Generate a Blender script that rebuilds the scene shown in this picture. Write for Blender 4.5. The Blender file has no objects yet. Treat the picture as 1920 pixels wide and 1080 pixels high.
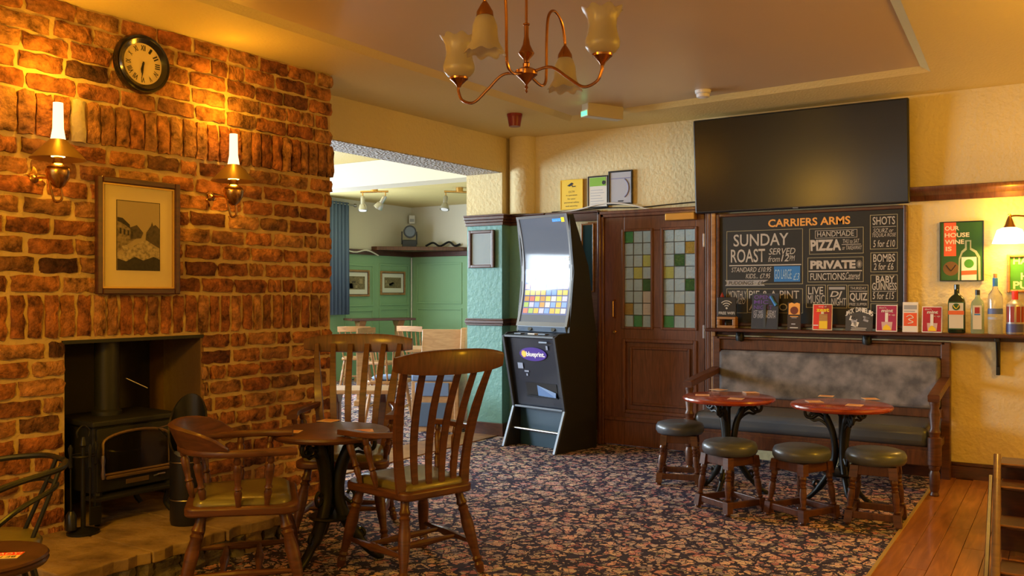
import bpy, bmesh, math, random
from mathutils import Vector, Matrix
R = math.radians
rng = random.Random(7)
scene = bpy.context.scene
col = scene.collection

# ------------------------------------------------------------------ camera, exposure, world, window light
FPX, TH, CH, HY = 1650.0, R(32.3), 1.32, 550.0
cam_d = bpy.data.cameras.new('camera'); cam = bpy.data.objects.new('camera', cam_d); col.objects.link(cam)
cam.location = (0, 0, CH); cam.rotation_euler = (R(90), 0, TH)
cam_d.sensor_width = 36; cam_d.lens = FPX/1920*36; cam_d.shift_y = (HY-540)/1920; cam_d.clip_start = .05
scene.camera = cam
vs = scene.view_settings
vs.view_transform = 'Standard'; vs.look = 'None'; vs.gamma = 1; vs.exposure = 0.2; vs.use_curve_mapping = False
world = bpy.data.worlds.new('world'); scene.world = world; world.use_nodes = True
bgn = world.node_tree.nodes['Background']; bgn.inputs[0].default_value = (.62, .74, .9, 1); bgn.inputs[1].default_value = .5

def area(name, loc, rot, sx, sy, power, color):
    d = bpy.data.lights.new(name, 'AREA'); d.shape = 'RECTANGLE'; d.size = sx; d.size_y = sy
    d.energy = power; d.color = color
    o = bpy.data.objects.new(name, d); col.objects.link(o); o.location = loc; o.rotation_euler = rot
    return o
def point(name, loc, power, color, rad=.05):
    d = bpy.data.lights.new(name, 'POINT'); d.energy = power; d.color = color; d.shadow_soft_size = rad
    o = bpy.data.objects.new(name, d); col.objects.link(o); o.location = loc
    return o
DAY = (.74, .87, 1.0); WARM = (1.0, .49, .018); BULB = (1.0, .46, .022)
# daylight through the windows of the room beyond (wall x = -9.34) and of the wall behind the camera
for k, yc in enumerate((2.0, 5.0, 8.2)):
    area('window_daylight', (-9.22, yc, 1.72), (0, R(-90), 0), 1.45, 2.1, (380, 240, 165)[k], DAY)
area('window_daylight', (-2.6, -2.42, 1.75), (R(90), 0, 0), 2.0, 1.3, 9, DAY)
# bar lamps on the right; behind the camera and at left, added warm fill
for p, w in (((1.0, 4.7, 2.1), 78), ((-.9, -.6, 2.2), 46), ((-2.9, .9, 1.9), 70)):
    point('bar_lamp_light', p, w, WARM, .12)

# ------------------------------------------------------------------ pixel helpers (photo frame 1920x1080)
S_, C_ = math.sin(TH), math.cos(TH)
def ray(px, py):
    r = (px-960)/FPX
    return (-S_+r*C_, C_+r*S_, (HY-py)/FPX)
def W(px, py, Y):
    a = ray(px, py); t = Y/a[1]; return (a[0]*t, CH+a[2]*t)
def WX(px, py, X):
    a = ray(px, py); t = X/a[0]; return (a[1]*t, CH+a[2]*t)
def FL(px, py, z=0):
    a = ray(px, py); t = (z-CH)/a[2]; return (a[0]*t, a[1]*t)
def FW(px, py, d):
    a = ray(px, py); return (a[0]*d, a[1]*d, CH+a[2]*d)
BO = Vector((-4.314, 0)); BD = Vector((.0464, .9989)); BN = Vector((.9989, -.0464)); BRZ = math.atan2(BD.y, BD.x)
def BU(px, py):
    a = ray(px, py); t = BO.dot(BN)/Vector((a[0], a[1])).dot(BN)
    return ((Vector((a[0]*t, a[1]*t))-BO).dot(BD), CH+a[2]*t)
def BP(u, out=0):
    p = BO+BD*u+BN*out; return (p.x, p.y)

# ------------------------------------------------------------------ materials
MATS = {}
def mat(name, color, rough=.5, metal=0., emit=None, estr=0., spec=.5, bump=None, trans=0., alpha=1., coat=0., sheen=0.):
    if name in MATS: return MATS[name]
    m = bpy.data.materials.new(name); m.use_nodes = True; nt = m.node_tree; b = nt.nodes['Principled BSDF']
    b.inputs['Base Color'].default_value = (*color, 1); b.inputs['Roughness'].default_value = rough
    b.inputs['Metallic'].default_value = metal; b.inputs['Specular IOR Level'].default_value = spec
    b.inputs['Transmission Weight'].default_value = trans; b.inputs['Alpha'].default_value = alpha
    b.inputs['Coat Weight'].default_value = coat; b.inputs['Coat Roughness'].default_value = .12
    if emit: b.inputs['Emission Color'].default_value = (*emit, 1); b.inputs['Emission Strength'].default_value = estr
    if bump: add_bump(m, *bump)
    MATS[name] = m; return m
def nd(m, t, **kw):
    n = m.node_tree.nodes.new(t)
    for k, v in kw.items(): setattr(n, k, v)
    return n
def lk(m, a, b): m.node_tree.links.new(a, b)
def bsdf(m): return m.node_tree.nodes['Principled BSDF']
def add_bump(m, scale, strength, dist=.01, detail=4, kind='noise', coords='Object'):
    tc = nd(m, 'ShaderNodeTexCoord')
    n = nd(m, 'ShaderNodeTexNoise') if kind == 'noise' else nd(m, 'ShaderNodeTexVoronoi')
    n.inputs['Scale'].default_value = scale
    if kind == 'noise': n.inputs['Detail'].default_value = detail
    bp = nd(m, 'ShaderNodeBump'); bp.inputs['Strength'].default_value = strength; bp.inputs['Distance'].default_value = dist
    lk(m, tc.outputs[coords], n.inputs['Vector']); lk(m, n.outputs[0], bp.inputs['Height']); lk(m, bp.outputs[0], bsdf(m).inputs['Normal'])
def ramp(m, stops):
    r = nd(m, 'ShaderNodeValToRGB'); cr = r.color_ramp
    while len(cr.elements) < len(stops): cr.elements.new(.5)
    for e, (p, c) in zip(cr.elements, stops): e.position = p; e.color = (*c, 1)
    return r
def wood(name, c1, c2, scale=(3, 3, 30), rough=.35, coat=.3, axis=0):
    if name in MATS: return MATS[name]
    m = mat(name, c1, rough, coat=coat)
    tc = nd(m, 'ShaderNodeTexCoord'); mp = nd(m, 'ShaderNodeMapping'); mp.inputs['Scale'].default_value = scale
    oi = nd(m, 'ShaderNodeObjectInfo'); ad = nd(m, 'ShaderNodeVectorMath', operation='ADD')
    n = nd(m, 'ShaderNodeTexNoise'); n.inputs['Scale'].default_value = 1.6; n.inputs['Detail'].default_value = 6; n.inputs['Distortion'].default_value = 1.2
    r = ramp(m, [(.25, c2), (.7, c1)])
    lk(m, tc.outputs['Object'], ad.inputs[0]); lk(m, oi.outputs['Random'], ad.inputs[1]); lk(m, ad.outputs[0], mp.inputs[0])
    lk(m, mp.outputs[0], n.inputs['Vector']); lk(m, n.outputs[0], r.inputs[0]); lk(m, r.outputs[0], bsdf(m).inputs['Base Color'])
    return m
MAHOG = wood('mahogany', (.130, .046, .018), (.048, .017, .008), (4, 4, 22), .42, .12)
MAHOGX = wood('mahogany_x', (.130, .046, .018), (.048, .017, .008), (22, 4, 4), .42, .12)
DOORW = wood('door_wood', (.165, .060, .026), (.075, .024, .010), (26, 5, 3), .42)
DARKW = wood('dark_wood', (.085, .024, .012), (.035, .010, .006), (5, 5, 22))
OAK = wood('oak', (.42, .21, .07), (.24, .11, .035), (4, 4, 18), .4)
REDW = wood('red_table', (.40, .055, .016), (.23, .03, .010), (3, 9, 3), .22, .6)
PLANK = wood('floor_plank', (.46, .19, .045), (.24, .085, .018), (16, 1.5, 4), .32, .35)
PALE = wood('pale_wood', (.55, .33, .16), (.38, .20, .09), (4, 4, 18), .45)
BRASS = mat('brass', (.62, .36, .11), .22, 1.)
COPPER = mat('copper_brass', (.42, .20, .085), .25, 1.)
IRON = mat('black_iron', (.012, .014, .013), .42, .3)
STEEL = mat('steel', (.42, .42, .44), .3, 1.)
STOVE = mat('stove_iron', (.022, .024, .024), .5, .25, bump=(60, .12, .004))
BLACK = mat('black_plastic', (.010, .011, .013), .35)
DGREY = mat('dark_grey', (.035, .042, .055), .4)
SILVER = mat('silver_trim', (.13, .155, .19), .4, .3)
WHITE = mat('white_paint', (.75, .74, .70), .5)
PAPER = mat('paper', (.72, .70, .62), .7)
GREYP = mat('grey_paper', (.42, .43, .46), .6)
CREAM = mat('mount_card', (.62, .52, .28), .7)
GILT = mat('gilt', (.5, .32, .10), .4, .7)
LEATHER = mat('blue_grey_leather', (.075, .090, .105), .33, bump=(90, .15, .003), coat=.15)
OLIVE = mat('olive_leather', (.14, .12, .035), .34, bump=(80, .12, .003), coat=.2)
CHALK = mat('chalkboard', (.012, .014, .011), .55)
CHALKW = mat('chalk_white', (.50, .47, .40), .7)
CHALKL = mat('chalk_line', (.36, .33, .19), .7)
ORANGE = mat('sign_orange', (.85, .40, .07), .6)
SBLUE = mat('sign_blue', (.03, .20, .55), .6)
PURPLE = mat('purple_chalk', (.14, .07, .30), .7)
RED = mat('sign_red', (.72, .035, .02), .5)
DRED = mat('sign_dark_red', (.30, .03, .015), .5)
MAGENTA = mat('sign_magenta', (.36, .02, .09), .5)
YEL = mat('sign_yellow', (.85, .58, .02), .5)
LIME = mat('sign_lime', (.22, .48, .03), .5)
DGREEN = mat('sign_green', (.02, .10, .02), .45)
GREENS = mat('pub_sign_green', (.05, .25, .03), .5)
ALARM = mat('alarm_red', (.20, .010, .012), .4)
FABBLUE = mat('blue_fabric', (.10, .16, .27), .8)
BLUECUSH = mat('pale_blue_fabric', (.16, .25, .46), .8)
GLOW = mat('led_green', (.1, .8, .3), .5, emit=(.1, 1, .3), estr=2.0)
LAMPG = mat('lit_glass', (.9, .9, .9), .4, emit=(1.0, .72, .40), estr=1.7)
LAMPW = mat('lit_white_shade', (.9, .9, .9), .4, emit=(1.0, .90, .78), estr=4.0)

def plaster(name, color, scale=45, strength=.35, dist=.006, rough=.75, kind='noise', var=.0):
    m = mat(name, color, rough, spec=.3); add_bump(m, scale, strength, dist, 3, kind); return m
PL_WARM = plaster('anaglypta_cream', (.70, .60, .33), 30, .7, .012)
PL_CEIL = plaster('ceiling_textured', (.68, .55, .23), 55, .45, .007, .6)
PL_TRAY = plaster('ceiling_smooth', (.56, .42, .25), 6, .08, .01, .38)
PL_FAR = plaster('far_cream', (.66, .62, .49), 30, .12)
PL_SOFF = plaster('soffit_paper', (.46, .43, .39), 42, 1.0, .02, .6, 'voronoi')
GREEN = plaster('green_panel', (.25, .43, .25), 12, .05)
TEAL = plaster('teal_paint', (.17, .37, .35), 26, .6, .01, .45)
LOBBY = mat('lobby_wall', (.7, .75, .75), .8)

def carpet_mat():
    m = mat('carpet', (.05, .05, .08), .95, spec=.1)
    tc = nd(m, 'ShaderNodeTexCoord')
    nz = nd(m, 'ShaderNodeTexNoise'); nz.inputs['Scale'].default_value = 26; nz.inputs['Detail'].default_value = 3
    mx = nd(m, 'ShaderNodeMixRGB'); mx.blend_type = 'ADD'; mx.inputs[0].default_value = .055
    lk(m, tc.outputs['Object'], nz.inputs['Vector']); lk(m, tc.outputs['Object'], mx.inputs[1]); lk(m, nz.outputs['Color'], mx.inputs[2])
    def vor(scale, feat='F1'):
        v = nd(m, 'ShaderNodeTexVoronoi'); v.feature = feat; v.inputs['Scale'].default_value = scale
        lk(m, mx.outputs[0], v.inputs['Vector']); return v
    big, bige = vor(8.5), vor(8.5, 'DISTANCE_TO_EDGE')
    sm, sme = vor(29), vor(29, 'DISTANCE_TO_EDGE')
    pal = [(0, (.52, .38, .28)), (.16, (.42, .24, .21)), (.32, (.40, .33, .30)), (.46, (.22, .20, .24)), (.6, (.50, .41, .31)), (.74, (.34, .15, .15)), (.87, (.26, .25, .19)), (1, (.54, .45, .35))]
    sep = nd(m, 'ShaderNodeSeparateColor'); lk(m, sm.outputs['Color'], sep.inputs[0])
    r1 = ramp(m, pal); r1.color_ramp.interpolation = 'CONSTANT'; lk(m, sep.outputs[0], r1.inputs[0])
    sep2 = nd(m, 'ShaderNodeSeparateColor'); lk(m, big.outputs['Color'], sep2.inputs[0])
    r2 = ramp(m, [(0, (.58, .46, .34)), (.25, (.52, .26, .24)), (.5, (.40, .33, .30)), (.75, (.62, .40, .30)), (1, (.48, .40, .26))]); r2.color_ramp.interpolation = 'CONSTANT'
    lk(m, sep2.outputs[1], r2.inputs[0])
    # rings inside the large flowers
    mul = nd(m, 'ShaderNodeMath', operation='MULTIPLY'); mul.inputs[1].default_value = 70
    sn = nd(m, 'ShaderNodeMath', operation='SINE'); gt = nd(m, 'ShaderNodeMath', operation='GREATER_THAN'); gt.inputs[1].default_value = .1
    lk(m, big.outputs['Distance'], mul.inputs[0]); lk(m, mul.outputs[0], sn.inputs[0]); lk(m, sn.outputs[0], gt.inputs[0])
    mixA = nd(m, 'ShaderNodeMixRGB'); lk(m, gt.outputs[0], mixA.inputs[0]); lk(m, r1.outputs[0], mixA.inputs[1]); lk(m, r2.outputs[0], mixA.inputs[2])
    inner = nd(m, 'ShaderNodeMath', operation='LESS_THAN'); inner.inputs[1].default_value = .42
    lk(m, big.outputs['Distance'], inner.inputs[0])
    mixB = nd(m, 'ShaderNodeMixRGB'); lk(m, inner.outputs[0], mixB.inputs[0]); lk(m, r1.outputs[0], mixB.inputs[1]); lk(m, mixA.outputs[0], mixB.inputs[2])
    e1 = nd(m, 'ShaderNodeMath', operation='LESS_THAN'); e1.inputs[1].default_value = .055; lk(m, sme.outputs['Distance'], e1.inputs[0])
    e2 = nd(m, 'ShaderNodeMath', operation='LESS_THAN'); e2.inputs[1].default_value = .06; lk(m, bige.outputs['Distance'], e2.inputs[0])
    em = nd(m, 'ShaderNodeMath', operation='MAXIMUM'); lk(m, e1.outputs[0], em.inputs[0]); lk(m, e2.outputs[0], em.inputs[1])
    mixC = nd(m, 'ShaderNodeMixRGB'); mixC.inputs[2].default_value = (.030, .028, .05, 1); lk(m, em.outputs[0], mixC.inputs[0]); lk(m, mixB.outputs[0], mixC.inputs[1])
    # some cells left as navy ground
    g = nd(m, 'ShaderNodeMath', operation='LESS_THAN'); g.inputs[1].default_value = .20; lk(m, sep.outputs[2], g.inputs[0])
    mixD = nd(m, 'ShaderNodeMixRGB'); mixD.inputs[2].default_value = (.038, .036, .062, 1); lk(m, g.outputs[0], mixD.inputs[0]); lk(m, mixC.outputs[0], mixD.inputs[1])
    bc = nd(m, 'ShaderNodeMixRGB'); bc.blend_type = 'MULTIPLY'; bc.inputs[0].default_value = 1; bc.inputs[2].default_value = (1.3, 1.27, 1.3, 1)
    lk(m, mixD.outputs[0], bc.inputs[1]); lk(m, bc.outputs[0], bsdf(m).inputs['Base Color'])
    n2 = nd(m, 'ShaderNodeTexNoise'); n2.inputs['Scale'].default_value = 300
    bp = nd(m, 'ShaderNodeBump'); bp.inputs['Strength'].default_value = .5; bp.inputs['Distance'].default_value = .004
    lk(m, tc.outputs['Object'], n2.inputs['Vector']); lk(m, n2.outputs[0], bp.inputs['Height']); lk(m, bp.outputs[0], bsdf(m).inputs['Normal'])
    return m
CARPET = carpet_mat()

def brick_mat(name, perobj=True):
    m = mat(name, (.3, .1, .04), .85, spec=.25)
    tc = nd(m, 'ShaderNodeTexCoord'); oi = nd(m, 'ShaderNodeObjectInfo')
    pal = [(0, (.33, .125, .045)), (.15, (.41, .18, .065)), (.32, (.29, .10, .038)), (.45, (.46, .24, .10)), (.58, (.20, .072, .032)), (.7, (.39, .155, .06)), (.80, (.12, .042, .024)), (.90, (.48, .24, .10)), (1, (.07, .03, .02))]
    r = ramp(m, pal); r.color_ramp.interpolation = 'LINEAR'
    ad = nd(m, 'ShaderNodeVectorMath', operation='ADD')
    sc = nd(m, 'ShaderNodeVectorMath', operation='SCALE'); sc.inputs['Scale'].default_value = 37
    lk(m, oi.outputs['Random'], sc.inputs[0]); lk(m, tc.outputs['Object'], ad.inputs[0]); lk(m, sc.outputs[0], ad.inputs[1])
    n = nd(m, 'ShaderNodeTexNoise'); n.inputs['Scale'].default_value = 14; n.inputs['Detail'].default_value = 7; n.inputs['Roughness'].default_value = .65
    lk(m, ad.outputs[0], n.inputs['Vector'])
    if perobj: lk(m, oi.outputs['Random'], r.inputs[0])
    else:
        v = nd(m, 'ShaderNodeTexVoronoi'); v.inputs['Scale'].default_value = 6; lk(m, tc.outputs['Object'], v.inputs['Vector'])
        s3 = nd(m, 'ShaderNodeSeparateColor'); lk(m, v.outputs['Color'], s3.inputs[0]); lk(m, s3.outputs[0], r.inputs[0])
    r2 = ramp(m, [(.32, (.16, .14, .13)), (.44, (.62, .6, .58)), (.56, (1.05, 1.0, .95)), (.66, (1.45, 1.35, 1.15)), (.76, (2.2, 2.0, 1.5))])
    lk(m, n.outputs[0], r2.inputs[0])
    mx = nd(m, 'ShaderNodeMixRGB'); mx.blend_type = 'MULTIPLY'; mx.inputs[0].default_value = 1
    lk(m, r.outputs[0], mx.inputs[1]); lk(m, r2.outputs[0], mx.inputs[2]); lk(m, mx.outputs[0], bsdf(m).inputs['Base Color'])
    bp = nd(m, 'ShaderNodeBump'); bp.inputs['Strength'].default_value = 1.0; bp.inputs['Distance'].default_value = .02
    n2 = nd(m, 'ShaderNodeTexNoise'); n2.inputs['Scale'].default_value = 32; n2.inputs['Detail'].default_value = 6
    lk(m, ad.outputs[0], n2.inputs['Vector']); lk(m, n2.outputs[0], bp.inputs['Height']); lk(m, bp.outputs[0], bsdf(m).inputs['Normal'])
    return m
BRICK = brick_mat('brick'); BRICKR = brick_mat('brick_rest', False)
PALEBRICK = mat('limewashed_brick', (.50, .42, .28), .9, bump=(25, .9, .012))
MORTAR = mat('mortar', (.52, .38, .19), .95, spec=.15, bump=(40, .7, .01))
def stone_mat():
    m = mat('york_stone', (.3, .2, .1), .85, spec=.2)
    tc = nd(m, 'ShaderNodeTexCoord'); n = nd(m, 'ShaderNodeTexNoise'); n.inputs['Scale'].default_value = 5; n.inputs['Detail'].default_value = 8
    r = ramp(m, [(.3, (.15, .10, .05)), (.55, (.34, .24, .12)), (.8, (.44, .33, .19))])
    lk(m, tc.outputs['Object'], n.inputs['Vector']); lk(m, n.outputs[0], r.inputs[0]); lk(m, r.outputs[0], bsdf(m).inputs['Base Color'])
    bp = nd(m, 'ShaderNodeBump'); bp.inputs['Strength'].default_value = .8; bp.inputs['Distance'].default_value = .02
    n2 = nd(m, 'ShaderNodeTexNoise'); n2.inputs['Scale'].default_value = 14; n2.inputs['Detail'].default_value = 8
    lk(m, tc.outputs['Object'], n2.inputs['Vector']); lk(m, n2.outputs[0], bp.inputs['Height']); lk(m, bp.outputs[0], bsdf(m).inputs['Normal'])
    return m
STONE = stone_mat()
ROUGHST = mat('rough_stone', (.16, .14, .115), .9, bump=(16, 1.0, .03))
DARKREND = plaster('dark_render', (.035, .030, .022), 9, .5, .02)
RENDER = plaster('brown_render', (.22, .13, .05), 9, .5, .02)
def grey_fabric():
    m = mat('grey_fabric', (.2, .19, .19), .85, spec=.2)
    tc = nd(m, 'ShaderNodeTexCoord'); n = nd(m, 'ShaderNodeTexNoise'); n.inputs['Scale'].default_value = 9; n.inputs['Detail'].default_value = 6
    r = ramp(m, [(.35, (.10, .10, .105)), (.65, (.26, .245, .24))])
    lk(m, tc.outputs['Object'], n.inputs['Vector']); lk(m, n.outputs[0], r.inputs[0]); lk(m, r.outputs[0], bsdf(m).inputs['Base Color']); return m
GREYFAB = grey_fabric()
TVS = mat('tv_screen', (.006, .006, .005), .22, spec=.45)
def frosted():
    m = mat('frosted_glass', (.72, .66, .52), .35, spec=.5, trans=.6)
    return m
FROST = frosted()
def pane_mat(name, c, e=.0):
    m = mat(name, c, .12, spec=.6, trans=.55, bump=(38, .5, .01)); return m
PANES = {'c': pane_mat('pane_clear', (.46, .57, .58)), 'g': pane_mat('pane_green', (.06, .30, .10)), 'd': pane_mat('pane_dark_green', (.015, .12, .035)),
         'y': pane_mat('pane_yellow', (.52, .52, .14)), 'a': pane_mat('pane_amber', (.42, .26, .05)), 'p': pane_mat('pane_pink', (.66, .56, .46))}
LEAD = mat('lead', (.08, .09, .09), .5, .6)
CLEARG = mat('window_glass', (.95, .97, 1), .02, trans=1., spec=.5)

# ------------------------------------------------------------------ mesh helpers
class MB:
    def __init__(s): s.v = []; s.f = []; s.m = []; s.cur = 0
    def add(s, vs_, fs):
        o = len(s.v); s.v += [tuple(v) for v in vs_]
        for f in fs: s.f.append(tuple(i+o for i in f)); s.m.append(s.cur)
        return s
    def box(s, x0, x1, y0, y1, z0, z1, M=None):
        p = [Vector(c) for c in ((x0,y0,z0),(x1,y0,z0),(x1,y1,z0),(x0,y1,z0),(x0,y0,z1),(x1,y0,z1),(x1,y1,z1),(x0,y1,z1))]
        if M: p = [M @ q for q in p]
        return s.add(p, [(0,3,2,1),(4,5,6,7),(0,1,5,4),(1,2,6,5),(2,3,7,6),(3,0,4,7)])
    def ring_loft(s, rings, cap=True, closed=False):
        n = len(rings[0]); vs_ = [p for r in rings for p in r]; fs = []
        m = len(rings); last = m if closed else m-1
        for i in range(last):
            j = (i+1) % m
            for k in range(n):
                fs.append((i*n+k, i*n+(k+1) % n, j*n+(k+1) % n, j*n+k))
        if cap and not closed:
            fs.append(tuple(range(n-1, -1, -1))); fs.append(tuple((m-1)*n+k for k in range(n)))
        return s.add(vs_, fs)
    def turned(s, p0, p1, prof, seg=12, cap=True):
        p0 = Vector(p0); p1 = Vector(p1); d = p1-p0; L = d.length; z = d.normalized()
        a = Vector((1,0,0)) if abs(z.x) < .9 else Vector((0,1,0))
        x = z.cross(a).normalized(); y = z.cross(x)
        rings = [[p0+d*t+(x*math.cos(2*math.pi*k/seg)+y*math.sin(2*math.pi*k/seg))*r for k in range(seg)] for t, r in prof]
        return s.ring_loft(rings, cap)
    def lathe(s, prof, seg=24, c=(0,0), cap=True):
        rings = [[Vector((c[0]+r*math.cos(2*math.pi*k/seg), c[1]+r*math.sin(2*math.pi*k/seg), z)) for k in range(seg)] for r, z in prof]
        return s.ring_loft(rings, cap)
    def tube(s, pts, r, seg=8, closed=False, cap=True):
        pts = [Vector(p) for p in pts]; n = len(pts); rings = []; prev = None
        for i, p in enumerate(pts):
            if closed: t = (pts[(i+1) % n]-pts[i-1]).normalized()
            else: t = (pts[min(i+1, n-1)]-pts[max(i-1, 0)]).normalized()
            if prev is None:
                a = Vector((0,0,1)) if abs(t.z) < .9 else Vector((1,0,0)); x = t.cross(a).normalized()
            else: x = (prev-t*prev.dot(t)).normalized()
            prev = x; y = t.cross(x); rr = r[i] if isinstance(r, (list, tuple)) else r
            rings.append([p+(x*math.cos(2*math.pi*k/seg)+y*math.sin(2*math.pi*k/seg))*rr for k in range(seg)])
        return s.ring_loft(rings, cap, closed)
    def sweep(s, pts, side, w, t, cap=True):
        """rectangular section: width w along 'side', thickness t across"""
        pts = [Vector(p) for p in pts]; n = len(pts); rings = []
        for i, p in enumerate(pts):
            tg = (pts[min(i+1, n-1)]-pts[max(i-1, 0)]).normalized()
            sd = Vector(side(i) if callable(side) else side); sd = (sd-tg*sd.dot(tg)).normalized(); nn = tg.cross(sd)
            ww = (w[i] if isinstance(w, (list, tuple)) else w)/2; tt = (t[i] if isinstance(t, (list, tuple)) else t)/2
            c = .25*min(ww, tt)
            rings.append([p+sd*a+nn*b for a, b in ((ww-c,-tt),(ww,-tt+c),(ww,tt-c),(ww-c,tt),(-ww+c,tt),(-ww,tt-c),(-ww,-tt+c),(-ww+c,-tt))])
        return s.ring_loft(rings, cap)
    def prism(s, poly, ext):
        e = Vector(ext); a = [Vector(p) for p in poly]; n = len(a)
        fs = [tuple(range(n-1, -1, -1)), tuple(range(n, 2*n))]+[(k, (k+1) % n, n+(k+1) % n, n+k) for k in range(n)]
        return s.add(a+[p+e for p in a], fs)
    def quad(s, a, b, c, d): return s.add([a, b, c, d], [(0, 1, 2, 3)])
    def frame(s, x0, x1, z0, z1, w, y0, y1):
        """rectangular frame in the xz plane, mitred as four bars"""
        s.box(x0, x0+w, y0, y1, z0, z1); s.box(x1-w, x1, y0, y1, z0, z1)
        s.box(x0+w, x1-w, y0, y1, z0, z0+w); s.box(x0+w, x1-w, y0, y1, z1-w, z1); return s
    def mesh(s, name, mats, smooth=.6):
        me = bpy.data.meshes.new(name); me.from_pydata(s.v, [], s.f)
        for m in (mats if isinstance(mats, (list, tuple)) else [mats]): me.materials.append(m)
        if isinstance(mats, (list, tuple)):
            for p, i in zip(me.polygons, s.m): p.material_index = i
        bm = bmesh.new(); bm.from_mesh(me); bmesh.ops.recalc_face_normals(bm, faces=bm.faces); bm.to_mesh(me); bm.free()
        if smooth: me.shade_smooth(); me.set_sharp_from_angle(angle=smooth)
        return me
    def build(s, name, mats, parent=None, smooth=.6, bevel=0., seg=2):
        o = bpy.data.objects.new(name, s.mesh(name, mats, smooth)); col.objects.link(o)
        if parent: o.parent = parent
        if bevel:
            b = o.modifiers.new('bevel', 'BEVEL'); b.width = bevel; b.segments = seg; b.limit_method = 'ANGLE'; b.angle_limit = R(40)
        return o
def thing(name, label, cat, loc=(0,0,0), rz=0., group=None):
    o = bpy.data.objects.new(name, None); col.objects.link(o); o.location = loc; o.rotation_euler = (0, 0, rz)
    o.empty_display_size = .05
    return tag(o, label, cat, group)
def tag(o, label, cat, group=None):
    o['label'] = label; o['category'] = cat
    if group: o['group'] = group
    return o
def struct(o, label=None):
    o['kind'] = 'structure'
    if label: o['label'] = label; o['category'] = o.name.split('_')[0].split('.')[0]
    return o
def link_copy(o, parent=None):
    c = o.copy(); col.objects.link(c); c.parent = parent
    for ch in o.children: link_copy(ch, c)
    return c
def dup(root, loc, rz, label=None):
    c = link_copy(root); c.location = loc; c.rotation_euler = (0, 0, rz)
    if label: c['label'] = label
    return c
def arc(c, r, a0, a1, n, plane='xz', y=0.):
    out = []
    for i in range(n+1):
        a = R(a0+(a1-a0)*i/n); p, q = c[0]+r*math.cos(a), c[1]+r*math.sin(a)
        out.append((p, y, q) if plane == 'xz' else (p, q, y))
    return out
def bez(ctrl, n=6):
    """Catmull-Rom through control points"""
    P = [Vector(p) for p in ctrl]; P = [P[0]*2-P[1]]+P+[P[-1]*2-P[-2]]; out = []
    for i in range(1, len(P)-2):
        for k in range(n):
            t = k/n; a, b, c, d = P[i-1:i+3]
            out.append(.5*((2*b)+(c-a)*t+(2*a-5*b+4*c-d)*t*t+(3*b-a-3*c+d)*t**3))
    out.append(P[-2]); return out
def text(s, x0, x1, z0, z1, y, m, parent, name='lettering', shear=0., bold=0., ext=.0006, flip=False):
    cu = bpy.data.curves.new('text', 'FONT'); cu.body = s; cu.shear = shear; cu.offset = bold; cu.resolution_u = 3; cu.space_line = .85; cu.align_x = 'CENTER'
    o = bpy.data.objects.new('text', cu); col.objects.link(o)
    dg = bpy.context.evaluated_depsgraph_get(); me = bpy.data.meshes.new_from_object(o.evaluated_get(dg))
    bpy.data.objects.remove(o)
    xs = [v.co.x for v in me.vertices]; ys = [v.co.y for v in me.vertices]
    a, b, c, d = min(xs), max(xs), min(ys), max(ys)
    for v in me.vertices:
        fx = (v.co.x-a)/(b-a); fz = (v.co.y-c)/(d-c)
        if flip: fx, fz = 1-fx, 1-fz
        v.co = Vector((x0+fx*(x1-x0), y, z0+fz*(z1-z0)))
    me.materials.clear(); me.materials.append(m)
    t = bpy.data.objects.new(name, me); col.objects.link(t); t.parent = parent
    return t

# ================================================================== SETTING
YB = 6.97; ZC = 2.76
# floor with carpet
fo = struct(MB().box(-9.6, 2.2, -2.7, 11.9, -.08, 0).build('floor', CARPET, smooth=0), 'patterned floral carpet in navy, beige and dusty pink'); 
# wood floor strip made of single planks
edge0, edge1 = FL(1650, 1080), FL(1712, 950)
EX = (edge0[0]+edge1[0])/2
wf = struct(MB().box(EX, 2.1, 1.2, YB, -.002, .004).build('floor_wood', DARKW, smooth=0), 'strip of varnished timber floor beside the carpet')
pl = {}
x = EX+.004; i = 0
while x < .75:
    y = 1.3-(i*.37) % .9
    while y < YB-.02:
        L = 1.1+.35*rng.random(); ya, yb = max(y, 1.25), min(y+L, YB-.005)
        if yb-ya > .05:
            MB().box(x, x+.103, ya, yb-.003, .004, .012).build('plank', PLANK, wf, 0, .0015, 1)
        y += L
    x += .105; i += 1
struct(MB().prism([(EX-.022, 1.2, 0), (EX+.006, 1.2, 0), (EX+.004, 1.2, .016), (EX-.016, 1.2, .012)], (0, YB-1.2, 0)).build('trim_1', mat('edge_brass', (.62, .42, .10), .4, .35)), 'brass edging strip between carpet and timber floor')

# ceiling: textured border with shallow recessed tray
cb = [(-9.6, -2.7), (2.2, -2.7), (2.2, 11.9), (-9.6, 11.9)]
tr = [(-3.72, -.6), (-.5, -.6), (-.757, 6.29), (-3.53, 6.50)]
ti = [(-3.66, -.54), (-.56, -.54), (-.81, 6.22), (-3.47, 6.42)]
zt = ZC+.03
mb = MB()
mb.add([(x, y, ZC) for x, y in cb]+[(x, y, ZC) for x, y in tr], [(0,1,5,4),(1,2,6,5),(2,3,7,6),(3,0,4,7)])
mb.add([(x, y, ZC) for x, y in tr]+[(x, y, zt) for x, y in ti], [(k, (k+1) % 4, 4+(k+1) % 4, 4+k) for k in range(4)])
ce = struct(mb.build('ceiling', PL_CEIL, smooth=0), 'textured papered ceiling with a shallow tray')
MB().add([(x, y, zt) for x, y in ti], [(0,1,2,3)]).build('tray_panel', PL_TRAY, ce, 0)
MB().box(-9.6, 2.2, -2.7, 11.9, ZC+.1, ZC+.2).build('slab', PL_TRAY, ce, 0)

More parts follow.
